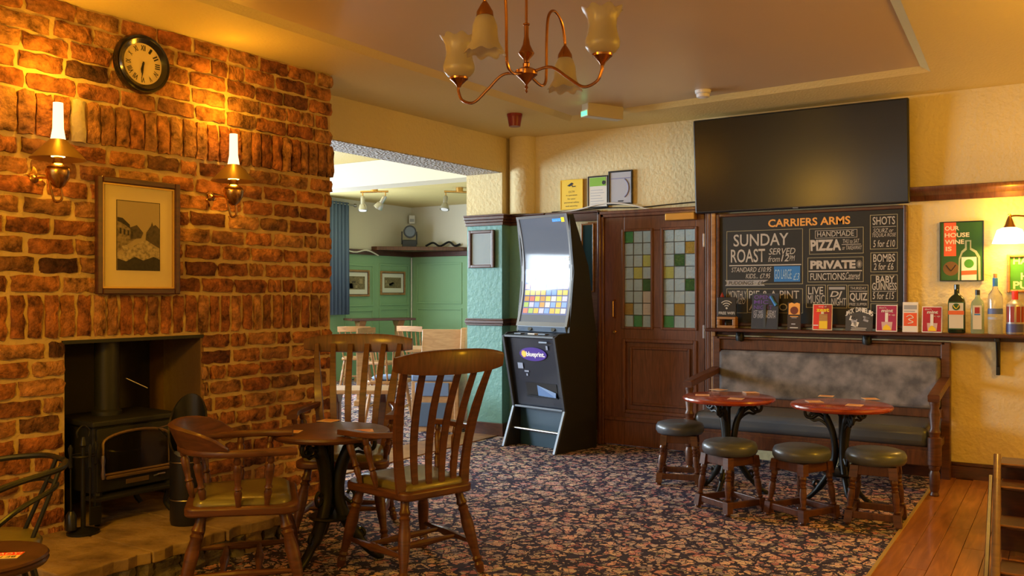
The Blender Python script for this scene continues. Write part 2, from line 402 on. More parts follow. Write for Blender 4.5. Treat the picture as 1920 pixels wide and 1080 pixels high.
# back wall with the door hole
DX0, DX1, DZ = -3.44, -2.51, 1.99
mb = MB()
for b in ((-4.9, DX0, 0, ZC), (DX1, 2.2, 0, ZC), (DX0, DX1, DZ, ZC)): mb.box(b[0], b[1], YB, YB+.2, b[2], b[3])
wb = struct(mb.build('wall_back', PL_WARM, smooth=0), 'cream embossed wallpaper wall behind television and bench')
# boxed pipe in the corner
struct(MB().lathe([(.13, 2.05), (.13, ZC)], 20, (-4.28, YB)).build('trim_2', PL_WARM), 'rounded boxed pipe in the corner above the dado rail')
# lobby behind the glazed door
mb = MB(); mb.box(-4.2, -1.9, 8.6, 8.7, 0, 2.6); mb.box(-4.3, -4.2, YB+.2, 8.7, 0, 2.6); mb.box(-1.9, -1.8, YB+.2, 8.7, 0, 2.6); mb.box(-4.3, -1.8, YB+.2, 8.7, 2.6, 2.65)
struct(mb.build('wall_lobby', LOBBY, smooth=0), 'pale lobby seen only through the door glass')
area('lobby_daylight', (-3.05, 8.1, 2.5), (0, 0, 0), 1.2, .8, 14, DAY)  # added ceiling light to brighten the door panes; the lobby has no window

# partition wall with wide opening, chimney breast next to it
XP = -4.42; XQ = -4.82; YJ = 6.82; ZS = 2.44
def pxx(y): return -4.42-.0464*(6.9-y)         # partition face follows the brick wall's slight angle
mb = MB()
mb.prism([(pxx(1.0), 1.0, ZS), (pxx(YB), YB, ZS), (XQ, YB, ZS), (XQ-.12, 1.0, ZS)], (0, 0, ZC-ZS))
wp = struct(mb.build('wall_partition', PL_WARM, smooth=0), 'plain cream beam wall above the wide opening')
MB().prism([(pxx(1.0)-.004, 1.0, ZS-.006), (XP-.004, YJ, ZS-.006), (XQ+.004, YJ, ZS-.006), (XQ-.11, 1.0, ZS-.006)], (0, 0, .005)).build('soffit_paper', PL_SOFF, wp, 0)
pi = struct(MB().box(XQ, XP, YJ, YB+.2, 1.98, ZS).build('wall_pillar', PL_WARM, smooth=0), 'cream and teal pillar end beside the opening')
MB().box(XQ+.004, XP-.004, YJ+.004, YB+.2, 0, 1.98).build('teal_face', TEAL, pi, 0)
MB().box(XP-.01, -4.1, YB-.012, YB+.01, 0, 1.98).build('teal_return', TEAL, pi, 0)
def rail(name, z0, prof, m, label):
    """moulding round the pillar: list of (out, z) steps"""
    mb = MB()
    for (o, a, b) in prof:
        mb.box(XQ-.0, XP+o, YJ-o, YJ, z0+a, z0+b); mb.box(XP, XP+o, YJ, YB-.012, z0+a, z0+b); mb.box(XP, -4.02, YB-.012-o, YB-.012, z0+a, z0+b)
    return struct(mb.build(name, m, smooth=0, bevel=.004), label)
rail('trim_3', 1.95, [(.022, 0, .03), (.035, .03, .055), (.05, .055, .085), (.06, .085, .10)], DARKW, 'dark moulded dado rail round the teal pillar')
rail('trim_4', 1.02, [(.02, 0, .02), (.035, .02, .05), (.022, .05, .065)], DARKW, 'dark chair rail round the teal pillar')
mb = MB(); mb.box(XQ, XP+.02, YJ-.02, YJ, 0, .12); mb.box(XP, XP+.02, YJ, YB, 0, .12)
struct(mb.build('baseboard_pillar', DARKW, smooth=0, bevel=.004), 'dark skirting at the foot of the teal pillar')
struct(MB().box(EX-.3, 2.1, YB-.022, YB, 0, .10).box(EX-.3, 2.1, YB-.014, YB, .10, .125).build('baseboard_back', DARKW, smooth=0, bevel=.004), 'dark skirting along the yellow wall')
# narrow rail and boards between pillar and door
mb = MB(); mb.box(-4.02, -3.48, YB-.045, YB, 1.96, 2.03); mb.box(-4.02, -3.48, YB-.06, YB, 2.03, 2.05)
struct(mb.build('trim_5', DARKW, smooth=0, bevel=.004), 'dark picture rail above the gaming machine')
struct(MB().box(-3.60, -3.485, YB-.03, YB, .12, 1.95).build('trim_6', OAK, smooth=0, bevel=.004), 'light timber board beside the door')

# right, front and outer walls (behind the camera)
struct(MB().box(2.1, 2.2, -2.7, YB, 0, ZC).build('wall_right', PL_WARM, smooth=0))
mb = MB()
for b in ((-9.6, -3.7, 0, ZC), (-1.5, 2.2, 0, ZC), (-3.7, -1.5, 0, 1.0), (-3.7, -1.5, 2.45, ZC)): mb.box(b[0], b[1], -2.6, -2.5, b[2], b[3])
struct(mb.build('wall_front', PL_WARM, smooth=0))
def window(name, w, h, loc, rz, label):
    o = MB().frame(-w/2, w/2, 0, h, .06, 0, .1).box(-.025, .025, .02, .08, .06, h-.06).box(-w/2+.06, w/2-.06, .02, .08, h*.62, h*.62+.04).build(name, WHITE, smooth=0, bevel=.004)
    o.location = loc; o.rotation_euler = (0, 0, rz); struct(o, label)
    for a in (-1, 1): MB().box(min(a*.025, a*(w/2-.06)), max(a*.025, a*(w/2-.06)), .045, .051, .06, h-.06).build('pane', CLEARG, o, 0)
    MB().box(-w/2-.05, w/2+.05, -.12, .02, -.04, 0).build('window_sill', WHITE, o, 0, .005)
    return o
XF, YF = -9.34, 11.6
window('window_1', 2.2, 1.45, (-2.6, -2.49, 1.0), R(180), 'white casement window behind the camera')
mb = MB(); ys = [-2.7]
for yc in (2.0, 5.0, 8.2): ys += [yc-1.1, yc+1.1]
ys += [YF+.1]
for k in range(0, len(ys), 2): mb.box(XF-.1, XF, ys[k], ys[k+1], 0, ZC)
for yc in (2.0, 5.0, 8.2): mb.box(XF-.1, XF, yc-1.1, yc+1.1, 0, .95); mb.box(XF-.1, XF, yc-1.1, yc+1.1, 2.5, ZC)
wfl = struct(mb.build('wall_far_left', PL_FAR, smooth=0), 'far window wall, cream above green panelling')
for k, yc in enumerate((2.0, 5.0, 8.2)): window('window_%d' % (k+2), 2.2, 1.55, (XF, yc, .95), R(90), ('white window of the room beyond, far end by the hidden bay', 'white window of the room beyond, in the middle', 'white window of the room beyond, beside the blue curtain')[k])
wfb = struct(MB().box(XF, -4.6, YF, YF+.1, 0, ZC).build('wall_far_back', PL_FAR, smooth=0), 'far end wall, cream above green panelling')
struct(MB().box(-4.82, -4.7, YB+.2, YF+.1, 0, ZC).build('wall_far_right', PL_FAR, smooth=0))
# green panelling of the room beyond
zd = WX(700, 473, XF)[1]
gl = MB().box(XF, XF+.02, 9.35, YF, 0, zd).build('green_boarding', GREEN, wfl, 0)
gb = MB().box(XF, -4.82, YF-.02, YF, 0, zd).build('green_boarding', GREEN, wfb, 0)
def panel_x(px0, px1, py0, py1):
    y0, z1 = WX(px0, py0, XF); y1, z0 = WX(px1, py1, XF)
    f = MB().frame(-(y1-y0)/2, (y1-y0)/2, 0, z1-z0, .03, -.016, 0).build('panel', GREEN, wfl, 0, .004); f.location = (XF+.02, (y0+y1)/2, z0); f.rotation_euler = (0, 0, R(90))
def panel_y(px0, px1, py0, py1):
    x0, z1 = W(px0, py0, YF); x1, z0 = W(px1, py1, YF)
    f = MB().frame(-(x1-x0)/2, (x1-x0)/2, 0, z1-z0, .03, -.016, 0).build('panel', GREEN, wfb, 0, .004); f.location = ((x0+x1)/2, YF-.02, z0)
panel_x(645, 698, 494, 574); panel_x(709, 764, 494, 572); panel_x(645, 698, 581, 665); panel_x(709, 764, 578, 660)
panel_y(783, 868, 494, 570); panel_y(783, 868, 577, 645); panel_y(880, 965, 494, 570); panel_y(880, 965, 577, 645)
struct(MB().box(XF, XF+.07, 9.35, YF, zd-.05, zd+.03).build('trim_7', DARKW, smooth=0, bevel=.005), 'dark dado shelf on the far window wall')
struct(MB().box(XF, -4.82, YF-.07, YF, zd-.05, zd+.03).build('trim_8', DARKW, smooth=0, bevel=.005), 'dark dado shelf on the far end wall')
# ceiling beam of the room beyond
struct(MB().box(XF, -4.82, 7.25, 7.55, 2.49, ZC).build('trim_9', PL_FAR, smooth=0, bevel=.006), 'boxed white ceiling beam in the room beyond')
struct(MB().box(-4.86, -4.46, 4.3, YJ-.02, 0, .008).build('trim_10', OAK, smooth=0, bevel=.003), 'pale timber threshold strip under the opening')

# ------------------------------------------------------------------ brick chimney breast (front face y = 0 in its own frame)
oU0, oZ1 = BU(122, 645); oU1, _ = BU(377, 629); oZ1 = 1.08
UE = BU(622, 400)[0]; HZ = .15
mb = MB()
for a, b, c, d in ((.2, oU0, 0, ZC), (oU1, UE-.01, 0, ZC), (oU0, oU1, oZ1, ZC), (oU0, oU1, 0, HZ-.01)): mb.box(a, b, .006, .36, c, d)
bw = struct(mb.build('wall_left', MORTAR, smooth=0), 'rugged brick chimney breast with soldier courses')
bw.location = (BO.x, BO.y, 0); bw.rotation_euler = (0, 0, BRZ)
# recess with a darker back, left side and top
mb = MB(); mb.box(oU0-.02, oU1+.02, .5, .52, 0, 1.3); mb.box(oU0-.02, oU0, .02, .5, 0, 1.3); mb.box(oU0-.02, oU1+.02, .02, .5, oZ1+.02, oZ1+.06)
MB_ = mb.build('recess', DARKREND, bw, 0)
MB().box(oU1, oU1+.02, .004, .5, 0, 1.3).build('recess_side', RENDER, bw, 0)
MB().box(oU0-.015, oU1+.015, -.004, .03, oZ1-.012, oZ1+.006).build('lintel', IRON, bw, 0)
def brick_mesh(L, H, D, seed):
    g = random.Random(seed); nx, nz = 5, 3; mb = MB(); P = {}
    for i in range(nx+1):
        for k in range(nz+1):
            x = -L/2+L*i/nx; z = -H/2+H*k/nz
            e = (i in (0, nx))+(k in (0, nz))
            y = -D+g.uniform(-.006, .006)+(.006 if e == 1 else .012 if e == 2 else 0)
            if i in (0, nx): x += g.uniform(-.010, .004)*(1 if i else -1)
            if k in (0, nz): z += g.uniform(-.008, .003)*(1 if k else -1)
            P[i, k] = len(mb.v); mb.v.append((x, y, z))
    for i in range(nx):
        for k in range(nz): mb.f.append((P[i, k], P[i+1, k], P[i+1, k+1], P[i, k+1])); mb.m.append(0)
    loop = [P[i, 0] for i in range(nx+1)]+[P[nx, k] for k in range(1, nz+1)]+[P[i, nz] for i in range(nx-1, -1, -1)]+[P[0, k] for k in range(nz-1, 0, -1)]
    b0 = len(mb.v)
    for q in loop: mb.v.append((mb.v[q][0], .02, mb.v[q][2]))
    n = len(loop)
    for q in range(n): mb.f.append((loop[q], b0+q, b0+(q+1) % n, loop[(q+1) % n])); mb.m.append(0)
    return mb.mesh('brick', BRICK, .9)
BM = [brick_mesh(.218, .080, rng.uniform(.007, .016), 40+k) for k in range(12)]
BMP = brick_mesh(.218, .074, .012, 99); BMP.materials.clear(); BMP.materials.append(PALEBRICK)
Z1, Z2, Z3, Z4 = 2.298, 2.072, 1.318, 1.092     # soldier bands: Z1..Z2 and Z3..Z4
courses = []
def fill(z_top, z_bot, n):
    h = (z_top-z_bot)/n
    for k in range(n): courses.append((z_bot+h*(k+.5), h))
fill(ZC, Z1, 5); fill(Z2, Z3, 8); fill(Z4, 0, 12)
specs = []
for ci, (z, h) in enumerate(courses):
    u = .22-rng.random()*.22; k = 0
    while u < UE:
        L = rng.choice((.225, .235, .24, .25, .21, .118)) if z > 0 else .23
        a, b = u, min(u+L, UE+rng.uniform(-.008, .012)); u += L
        if z < oZ1 and a < oU1 and b > oU0:
            if (a+b)/2 < (oU0+oU1)/2: b = min(b, oU0+.004)
            else: a = max(a, oU1-.004)
        if b-a < .035: continue
        specs.append(((a+b)/2, z+rng.uniform(-.003, .003), b-a-(.014 if z > Z2 else .020), h-(.011 if z > Z2 else .017), 0))
for zt_, zb_, out in ((Z1, Z2, 1), (Z3, Z4, 0)):
    u = .24
    while u < UE-.03:
        w = rng.uniform(.070, .084)+(.006 if u < 2.6 else 0)
        b = min(u+w, UE+.012)
        lo = zb_
        specs.append(((u+b)/2, (zt_+lo)/2, b-u-(.009 if out else .016), zt_-lo-.016, 1)); u += w
vis = [s for s in specs if s[0] > 2.1]; vis.sort(key=lambda s: -s[0]); rest = [s for s in specs if s[0] <= 2.1]
rest += vis[298:]; vis = vis[:298]
pu, pz = BU(152, 230)
for (u, z, w, h, sol) in vis:
    me = rng.choice(BM)
    if sol and z > 2.1 and abs(u-pu) < .035: me = BMP
    o = bpy.data.objects.new('brick', me); col.objects.link(o); o.parent = bw
    o.location = (u, -.006 if sol and z > 2.1 else 0, z)
    if sol: o.rotation_euler = (0, R(90)*rng.choice((-1, 1)), R(rng.uniform(-1, 1))); o.scale = (h/.218, rng.uniform(.8, 1.5), w/.080)
    else: o.rotation_euler = (R(rng.uniform(-2, 2)), R(rng.uniform(-.6, .6)), R(rng.uniform(-1, 1))); o.scale = (w/.218, rng.uniform(.7, 1.6), h/.080)
mb = MB()
for (u, z, w, h, sol) in rest: mb.box(u-w/2, u+w/2, -.012, .02, z-h/2, z+h/2)
ro = mb.build('brick_field', BRICKR, bw, 0); ro['kind'] = 'stuff'

# ------------------------------------------------------------------ glazed door
dy = YB-.03
do = MB()
x0, x1 = DX0+.01, DX1-.01
G1 = (W(1170, 435, dy)[0], W(1221, 435, dy)[0]); G2 = (W(1243, 432, dy)[0], W(1304, 432, dy)[0]); GZ0, GZ1 = 1.03, 1.855
do.box(x0, G1[0], dy, dy+.05, .01, DZ-.01); do.box(G2[1], x1, dy, dy+.05, .01, DZ-.01); do.box(G1[1], G2[0], dy, dy+.05, GZ0, GZ1)
do.box(G1[0], G2[1], dy, dy+.05, GZ1, DZ-.01); do.box(G1[0], G2[1], dy, dy+.05, .92, GZ0); do.box(G1[0], G2[1], dy, dy+.05, .01, .30)
door = struct(do.build('door_1', DOORW, smooth=0, bevel=.004), 'brown panelled door with leaded stained glass')
lp0, lp1 = W(1168, 660, dy)[0], W(1304, 660, dy)[0]
MB().box(G1[0], G2[1], dy+.02, dy+.04, .30, .92).build('lower_panel', DOORW, door, 0)
MB().frame(G1[0]-.015, G2[1]+.015, .29, .93, .03, dy-.012, dy+.02).frame(G1[0]+.05, G2[1]-.05, .36, .86, .02, dy+.004, dy+.02).build('panel_moulding', DOORW, door, 0, .006)
MB().box(x0, x1, dy-.014, dy, .22, .25).build('weather_bar', DOORW, door, 0, .004)
pat = ['gcc ccc ccy cyc ccd ccp acp cgc', 'ccc cca cdc ycc ccd ccc cac gcc']
for (a, b), pt in zip((G1, G2), pat):
    MB().frame(a-.018, b+.018, GZ0-.018, GZ1+.018, .022, dy-.012, dy+.02).build('glazing_bead', DOORW, door, 0, .005)
    rows = pt.split(); nw = (b-a)/3; nh = (GZ1-GZ0)/8
    ld = MB()
    for k in range(1, 3): ld.box(a+k*nw-.0035, a+k*nw+.0035, dy+.008, dy+.018, GZ0, GZ1)
    for k in range(1, 8): ld.box(a, b, dy+.008, dy+.018, GZ0+k*nh-.0035, GZ0+k*nh+.0035)
    ld.build('lead_came', LEAD, door, 0, .002, 1)
    for r_, row in enumerate(rows):
        for c_, ch in enumerate(row):
            zc = GZ1-(r_+.5)*nh; xc = a+(c_+.5)*nw
            p = MB().box(-nw/2+.003, nw/2-.003, -.002, .002, -nh/2+.003, nh/2-.003).build('pane', PANES[ch], door, 0)
            p.location = (xc, dy+.013, zc); p.rotation_euler = (R(rng.uniform(-2.5, 2.5)), 0, R(rng.uniform(-2.5, 2.5)))
hx = W(1153, 500, dy)[0]
MB().tube([(hx, dy, 1.26), (hx, dy-.035, 1.25), (hx, dy-.035, 1.12), (hx, dy, 1.11)], .009).build('pull_handle', BRASS, door)
MB().turned((hx, dy+.001, .985), (hx, dy-.02, .985), [(0, .018), (.6, .018), (1, .012)]).build('key_escutcheon', BRASS, door)
for zz in (.3, .95, 1.7): MB().box(x1-.012, x1+.004, dy-.008, dy, zz, zz+.11).build('hinge', STEEL, door, 0, .002)
mb = MB(); f0, f1 = -3.485, -2.455
for (w, y) in ((.055, .05), (.03, .065)):
    mb.box(f0, f0+w, YB-y, YB+.02, 0, DZ+.045); mb.box(f1-w, f1, YB-y, YB+.02, 0, DZ+.045); mb.box(f0, f1, YB-y, YB+.02, DZ+.045-w, DZ+.045)
struct(mb.build('trim_11', DOORW, smooth=0, bevel=.006), 'dark brown moulded architrave round the glazed door')
struct(MB().box(-2.452, -2.415, YB-.07, YB, 0, 1.99).build('trim_12', OAK, smooth=0, bevel=.006), 'light timber upright between door and menu board')
cl = tag(MB().box(W(1248, 405, 6.88)[0], W(1303, 405, 6.88)[0], 6.865, 6.935, 1.925, 1.985).build('door_closer', mat('gold_paint', (.52, .30, .06), .35, .5), smooth=0, bevel=.006), 'gold door closer box at the top of the door', 'door closer')

# ================================================================== FIREPLACE
HX = -3.52
ht = thing('hearth', 'raised stone hearth with rough stone kerb under the stove', 'hearth', (0, 0, 0))
# top slabs
ycuts = [2.08, 2.50, 2.92, 3.30]
for k in range(3):
    a, b = ycuts[k]+.004, ycuts[k+1]-.004
    n = 7; front = [(HX+rng.uniform(-.02, .025), a+(b-a)*j/n) for j in range(n+1)]
    poly = [(x, y, .095) for x, y in front]+[(-4.2, b, .095), (-4.2, a, .095)]
    MB().prism(poly, (0, 0, .055)).build('slab', STONE, ht, 0, .006)
MB().box(-4.2, HX-.05, 2.1, 3.28, 0, .10).build('core', ROUGHST, ht, 0)
MB().box(-4.75, -4.2, oU0+.0, oU1-.0, .0, .148).build('back_slab', STONE, ht, 0)
y = 2.09
while y < 3.28:
    w = rng.uniform(.07, .16); b = min(y+w, 3.29)
    g = MB(); nseg = 4; rows_ = []
    for k in range(nseg+1):
        z = .095*k/nseg; rows_.append([Vector((HX-.06, y+.004, z)), Vector((HX-.02+rng.uniform(-.012, .02), y+.006, z)), Vector((HX+.0+rng.uniform(-.015, .02), (y+b)/2, z)), Vector((HX-.02+rng.uniform(-.012, .02), b-.006, z)), Vector((HX-.06, b-.004, z))])
    g.ring_loft(rows_).build('kerb_stone', ROUGHST if rng.random() < .6 else STONE, ht, .9); y = b

st = thing('wood_stove', 'black cast iron stove with arched glass door in the fireplace', 'stove', BP(2.83, .0)+(HZ,), BRZ)
sx0, sx1 = -.225, .225; FR = -.09      # front plane (out of wall)
MB().box(sx0, sx1, FR+.015, .28, .16, .50).build('body', STOVE, st, 0, .01)
MB().box(sx0-.02, sx1+.02, FR-.015, .30, .50, .53).build('top_plate', STOVE, st, 0, .008)
MB().box(sx0-.03, sx1+.03, FR-.05, FR+.05, .135, .155).build('ash_lip', STOVE, st, 0, .005)
arch = [(-.185, 0, .255), (.185, 0, .255)]+[(.185*math.cos(R(a)), 0, .415+.05*math.sin(R(a))) for a in range(0, 181, 15)]
dd = MB().box(sx0+.012, sx1-.012, FR, FR+.015, .17, .49).build('stove_door', STOVE, st, 0, .004)
MB().prism([(x, FR-.004, z) for x, _, z in arch], (0, .005, 0)).build('door_glass', mat('stove_glass', (.01, .009, .008), .08, spec=.6), dd, 0)
MB().tube([(x, FR-.006, z) for x, _, z in arch], .008, 6, True).build('door_surround', mat('worn_iron', (.24, .16, .08), .4, .6), dd)
MB().box(-.175, .18, FR-.02, FR-.004, .232, .248).build('bottom_bar', MATS['worn_iron'], dd, 0, .004)
MB().tube([(.10, FR, .205), (.115, FR-.02, .215), (.15, FR-.02, .215), (.16, FR, .205)], .005, 6).build('latch', STEEL, dd)
MB().box(-.06, .07, FR-.004, FR, .19, .215).build('name_plate', MATS['worn_iron'], dd, 0, .002)
MB().turned((-.2, FR-.03, .24), (-.2, FR-.03, .36), [(0, .008), (.2, .011), (.5, .008), (.8, .011), (1, .008)]).build('door_handle', STEEL, dd)
for a in (sx0+.03, sx1-.03):
    for b in (FR+.03, .22): MB().tube(bez([(a, b, .17), (a*1.04, b-.012, .11), (a*.98, b, .05), (a*1.06, b-.02, .006)]), [.024-.0006*i for i in range(19)], 8).build('leg', STOVE, st)
MB().lathe([(.075, .53), (.075, .55), (.062, .56), (.062, 1.2)], 20, (-.04, .12)).build('flue_pipe', STOVE, st)
MB().sweep([(.02, .04, .72), (.13, .02, .66)], (0, 1, 0), .012, .004).build('damper_rod', STEEL, st)

# coal hod
hx_, hy_ = FL(352, 980, HZ)
hod = thing('coal_hod', 'tall black coal hod with a slanted open rim beside the stove', 'coal hod', (hx_, hy_, HZ), R(40))
seg = 24; rings = []
for z, r, sl in ((0, .082, 0), (.02, .086, 0), (.22, .086, 0), (.38, .088, .0), (.50, .096, .15), (.50, .086, .15), (.03, .076, 0)):
    rings.append([Vector((r*math.cos(2*math.pi*k/seg), r*math.sin(2*math.pi*k/seg), z+sl*math.sin(2*math.pi*k/seg)*1.0)) for k in range(seg)])
MB().ring_loft(rings).build('bucket', BLACK, hod)
for z in (.13, .32): MB().tube(arc((0, 0), .088, 0, 350, 28, 'xy', z), .003, 6, True).build('band', STEEL, hod)
MB().tube([(-.09, 0, .43), (-.12, -.10, .50), (0, -.17, .54), (.12, -.10, .50), (.09, 0, .43)], .004, 6).build('bail_handle', STEEL, hod)
# companion set
cx, cy = FL(156, 1000, HZ)
cs = thing('fireside_tools', 'black fireside tool set standing left of the stove', 'fire tools', (cx, cy, HZ), BRZ)
MB().lathe([(.075, 0), (.075, .012), (.05, .022), (.012, .03), (.010, .42), (.018, .43), (.008, .47)], 18).build('stand', IRON, cs)
MB().tube(bez([(-.028, 0, .47), (-.03, 0, .50), (0, 0, .525), (.03, 0, .50), (.028, 0, .47)]), .005, 6).build('ring_handle', IRON, cs)
MB().tube(arc((0, 0), .055, 0, 345, 20, 'xy', .38), .005, 6, True).box(-.055, .055, -.003, .003, .377, .383).build('crossbar', IRON, cs)
for k, (dx, dy_) in enumerate(((.06, .0), (-.06, 0), (0, -.06))):
    MB().turned((dx, dy_, .05), (dx*1.05, dy_*1.05, .44), [(0, .004), (.7, .004), (.72, .010), (.86, .007), (.95, .012), (1, .004)], 8).build('tool', IRON, cs)
    if k == 0: MB().box(dx-.028, dx+.028, dy_-.006, dy_+.006, .03, .12).build('shovel_blade', IRON, cs, 0, .003)
    if k == 1: MB().lathe([(.012, .12), (.024, .10), (.026, .03)], 10, (dx, dy_)).build('brush_head', BLACK, cs)

# ------------------------------------------------------------------ clock, picture, oil lamps on the bricks
u, z = BU(260, 122)
ck = thing('wall_clock', 'round black wall clock with roman numerals on the bricks', 'clock', BP(u, .018)+(z-.157,), BRZ)
def onwall(mb): return mb
def disc(mb, r, y, z, seg=40): return mb.add([(r*math.cos(2*math.pi*k/seg), y, z+r*math.sin(2*math.pi*k/seg)) for k in range(seg)], [tuple(range(seg))])
prof = [(.157, 0), (.157, -.018), (.150, -.034), (.140, -.030), (.132, -.040), (.118, -.030), (.108, -.022)]
MB().ring_loft([[Vector((r*math.cos(2*math.pi*k/48), y, .157+r*math.sin(2*math.pi*k/48))) for k in range(48)] for r, y in prof]).build('rim', mat('clock_rim', (.012, .010, .008), .22, coat=.6), ck)
disc(MB(), .110, -.0225, .157).build('dial', mat('dial', (.66, .52, .26), .5), ck, 0)
NUM = ['XII', 'I', 'II', 'III', 'IV', 'V', 'VI', 'VII', 'VIII', 'IX', 'X', 'XI']
INK = mat('ink', (.012, .010, .008), .6)
for k, s in enumerate(NUM):
    a = R(90-30*k); w = (.006+.0072*len(s))
    t = text(s, -w/2, w/2, -.0145, .0145, 0, INK, ck, 'numeral', bold=.02)
    t.location = (.084*math.cos(a), -.0232, .157+.084*math.sin(a)); t.rotation_euler = (0, R(30*k), 0)
for L, w, ang, nm in ((.052, .008, 193, 'hour_hand'), (.078, .005, 186, 'minute_hand')):
    h_ = MB().prism([(-w/2, 0, -.012), (w/2, 0, -.012), (w*.9, 0, L*.6), (0, 0, L), (-w*.9, 0, L*.6)], (0, .001, 0)).build(nm, INK, ck, 0)
    h_.location = (0, -.0255, .157); h_.rotation_euler = (0, R(ang), 0)
MB().turned((0, -.022, .157), (0, -.029, .157), [(0, .006), (1, .005)]).build('hub', INK, ck)

def framed(name, label, cat, loc, rz, w, h, fw, fmat, inner=None, mount=.0, print_fn=None, depth=.025, mountmat=CREAM, glass=True, group=None):
    """picture: base at the bottom middle, front towards -y"""
    t = thing(name, label, cat, loc, rz, group)
    MB().frame(-w/2, w/2, 0, h, fw, -depth, 0).build('frame', fmat, t, 0, min(.006, fw*.3))
    if inner: MB().frame(-w/2+fw, w/2-fw, fw, h-fw, .008, -depth*.7, -.004).build('slip', inner, t, 0)
    MB().box(-w/2+fw*.6, w/2-fw*.6, -.010, -.002, fw*.6, h-fw*.6).build('mount' if mount else 'sheet', mountmat, t, 0)
    if print_fn: print_fn(t, -w/2+fw+mount, w/2-fw-mount, fw+mount*1.15, h-fw-mount)
    return t
SEP = [mat('sepia_%d' % k, c, .6) for k, c in enumerate(((.34, .27, .14), (.26, .19, .09), (.10, .07, .03), (.035, .025, .012), (.55, .47, .30)))]
for m_, (c_,) in zip(SEP[1:], (((.20, .15, .07),), ((.06, .042, .02),), ((.02, .015, .008),), ((.32, .26, .15),))):
    tc = nd(m_, 'ShaderNodeTexCoord'); n_ = nd(m_, 'ShaderNodeTexNoise'); n_.inputs['Scale'].default_value = 55; n_.inputs['Detail'].default_value = 8
    r_ = ramp(m_, [(.36, tuple(q*.5 for q in c_)), (.5, c_), (.66, tuple(min(1, q*1.3) for q in c_))])
    lk(m_, tc.outputs['Object'], n_.inputs['Vector']); lk(m_, n_.outputs[0], r_.inputs[0]); lk(m_, r_.outputs[0], bsdf(m_).inputs['Base Color'])
def street(t, x0, x1, z0, z1):
    w, h = x1-x0, z1-z0
    def P(m, pts, y): MB().prism([(x0+w*a, y, z0+h*b) for a, b in pts], (0, .0006, 0)).build('print', m, t, 0)
    MB().box(x0-.004, x1+.004, -.0112, -.0104, z0-.004, z1+.004).build('print_border', SEP[2], t, 0)
    P(SEP[0], [(0, 0), (1, 0), (1, 1), (0, 1)], -.0122)
    P(SEP[4], [(0, .18), (.5, .4), (.7, .45), (1, .28), (1, 0), (0, 0)], -.0130)
    P(SEP[1], [(0, .25), (.38, .44), (.5, .48), (.48, .56), (.3, .62), (.1, .72), (0, .74)], -.0138)
    P(SEP[3], [(0, .70), (.1, .68), (.3, .6), (.28, .66), (.12, .75), (0, .76)], -.0146)
    P(SEP[2], [(.3, .45), (.55, .47), (.6, .55), (.45, .66), (.3, .62)], -.0146)
    P(SEP[2], [(.66, .45), (1, .33), (1, .62), (.9, .68), (.84, .66), (.815, .72), (.79, .66), (.68, .56)], -.0142)
    P(SEP[3], [(0, 0), (1, 0), (1, .16), (.85, .2), (.6, .14), (.4, .19), (.2, .12), (0, .16)], -.0150)
    P(SEP[4], [(.1, .34), (.24, .37), (.27, .29), (.14, .27)], -.0154)
    for k in range(4): P(SEP[3], [(.05+.09*k, .52-.01*k), (.09+.09*k, .52-.01*k), (.09+.09*k, .60-.015*k), (.05+.09*k, .61-.015*k)], -.0152)
u0, z1 = BU(172, 331); u1, z0 = BU(328, 552); z1 = BU(328, 347)[1]
framed('framed_print', 'tall framed sepia street print hung on the bricks', 'picture', BP((u0+u1)/2, .022)+(z0,), BRZ, u1-u0, z1-z0, .032, DARKW, GILT, .085, street, .03)

def oil_lamp(px, offs, label):
    u, _ = BU(px, 330)
    # lamp axis stands out .17 from the bricks; solve the pixel for that distance
    a = ray(px, 330); t = (BO+BN*.17).dot(BN)/Vector((a[0], a[1])).dot(BN); p = Vector((a[0]*t, a[1]*t)); u = (p-BO).dot(BD)
    L = thing('oil_wall_lamp', label, 'wall lamp', BP(u, 0)+(1.74,), BRZ, 'oil wall lamps on the bricks')
    y = -.17
    MB().lathe([(.036, .30), (.118, .215), (.123, .213), (.120, .218), (.036, .306)], 32, (0, y), cap=False).build('shade', mat('brass_shade', (.34, .22, .07), .38, .6), L)
    MB().lathe([(.012, .075), (.03, .09), (.05, .125), (.056, .155), (.056, .162), (.05, .176), (.026, .192), (.02, .21), (.02, .225)], 28, (0, y)).build('reservoir', BRASS, L)
    MB().lathe([(.030, .225), (.034, .30), (.024, .36), (.022, .48), (.0205, .48), (.0225, .36), (.032, .30)], 24, (0, y), cap=False).build('glass_chimney', LAMPG, L)
    MB().tube(bez([(-.035, -.01, .13), (-.037, -.06, .13), (-.037, y+.02, .12), (-.037, y, .08), (-.02, y, .02), (0, y, .012), (.018, y, .03), (.012, y, .08)]), .006, 8).build('arm', BRASS, L)
    rp = MB()
    rp.prism([(-.035+.042*(.7+.3*math.cos(5*R(q)))*math.cos(R(q)), -.012, .13+.06*(.75+.25*math.cos(4*R(q)))*math.sin(R(q))) for q in range(0, 360, 10)], (0, .012, 0))
    rp.build('rosette', BRASS, L, .6, .003)
    MB().turned((-.035, -.012, .13), (-.035, -.03, .13), [(0, .02), (.5, .022), (1, .008)]).build('boss', BRASS, L)
    q = BP(u, .17); point('oil_lamp_light', (q[0], q[1], 1.74+.255), 13, BULB, .025)
    point('oil_lamp_light', (q[0], q[1], 1.74+.64), 6, BULB, .03)
oil_lamp(109, 0, 'brass oil-style wall lamp near the clock, left of the print')
oil_lamp(438, 0, 'brass oil-style wall lamp near the brick edge, right of the print')

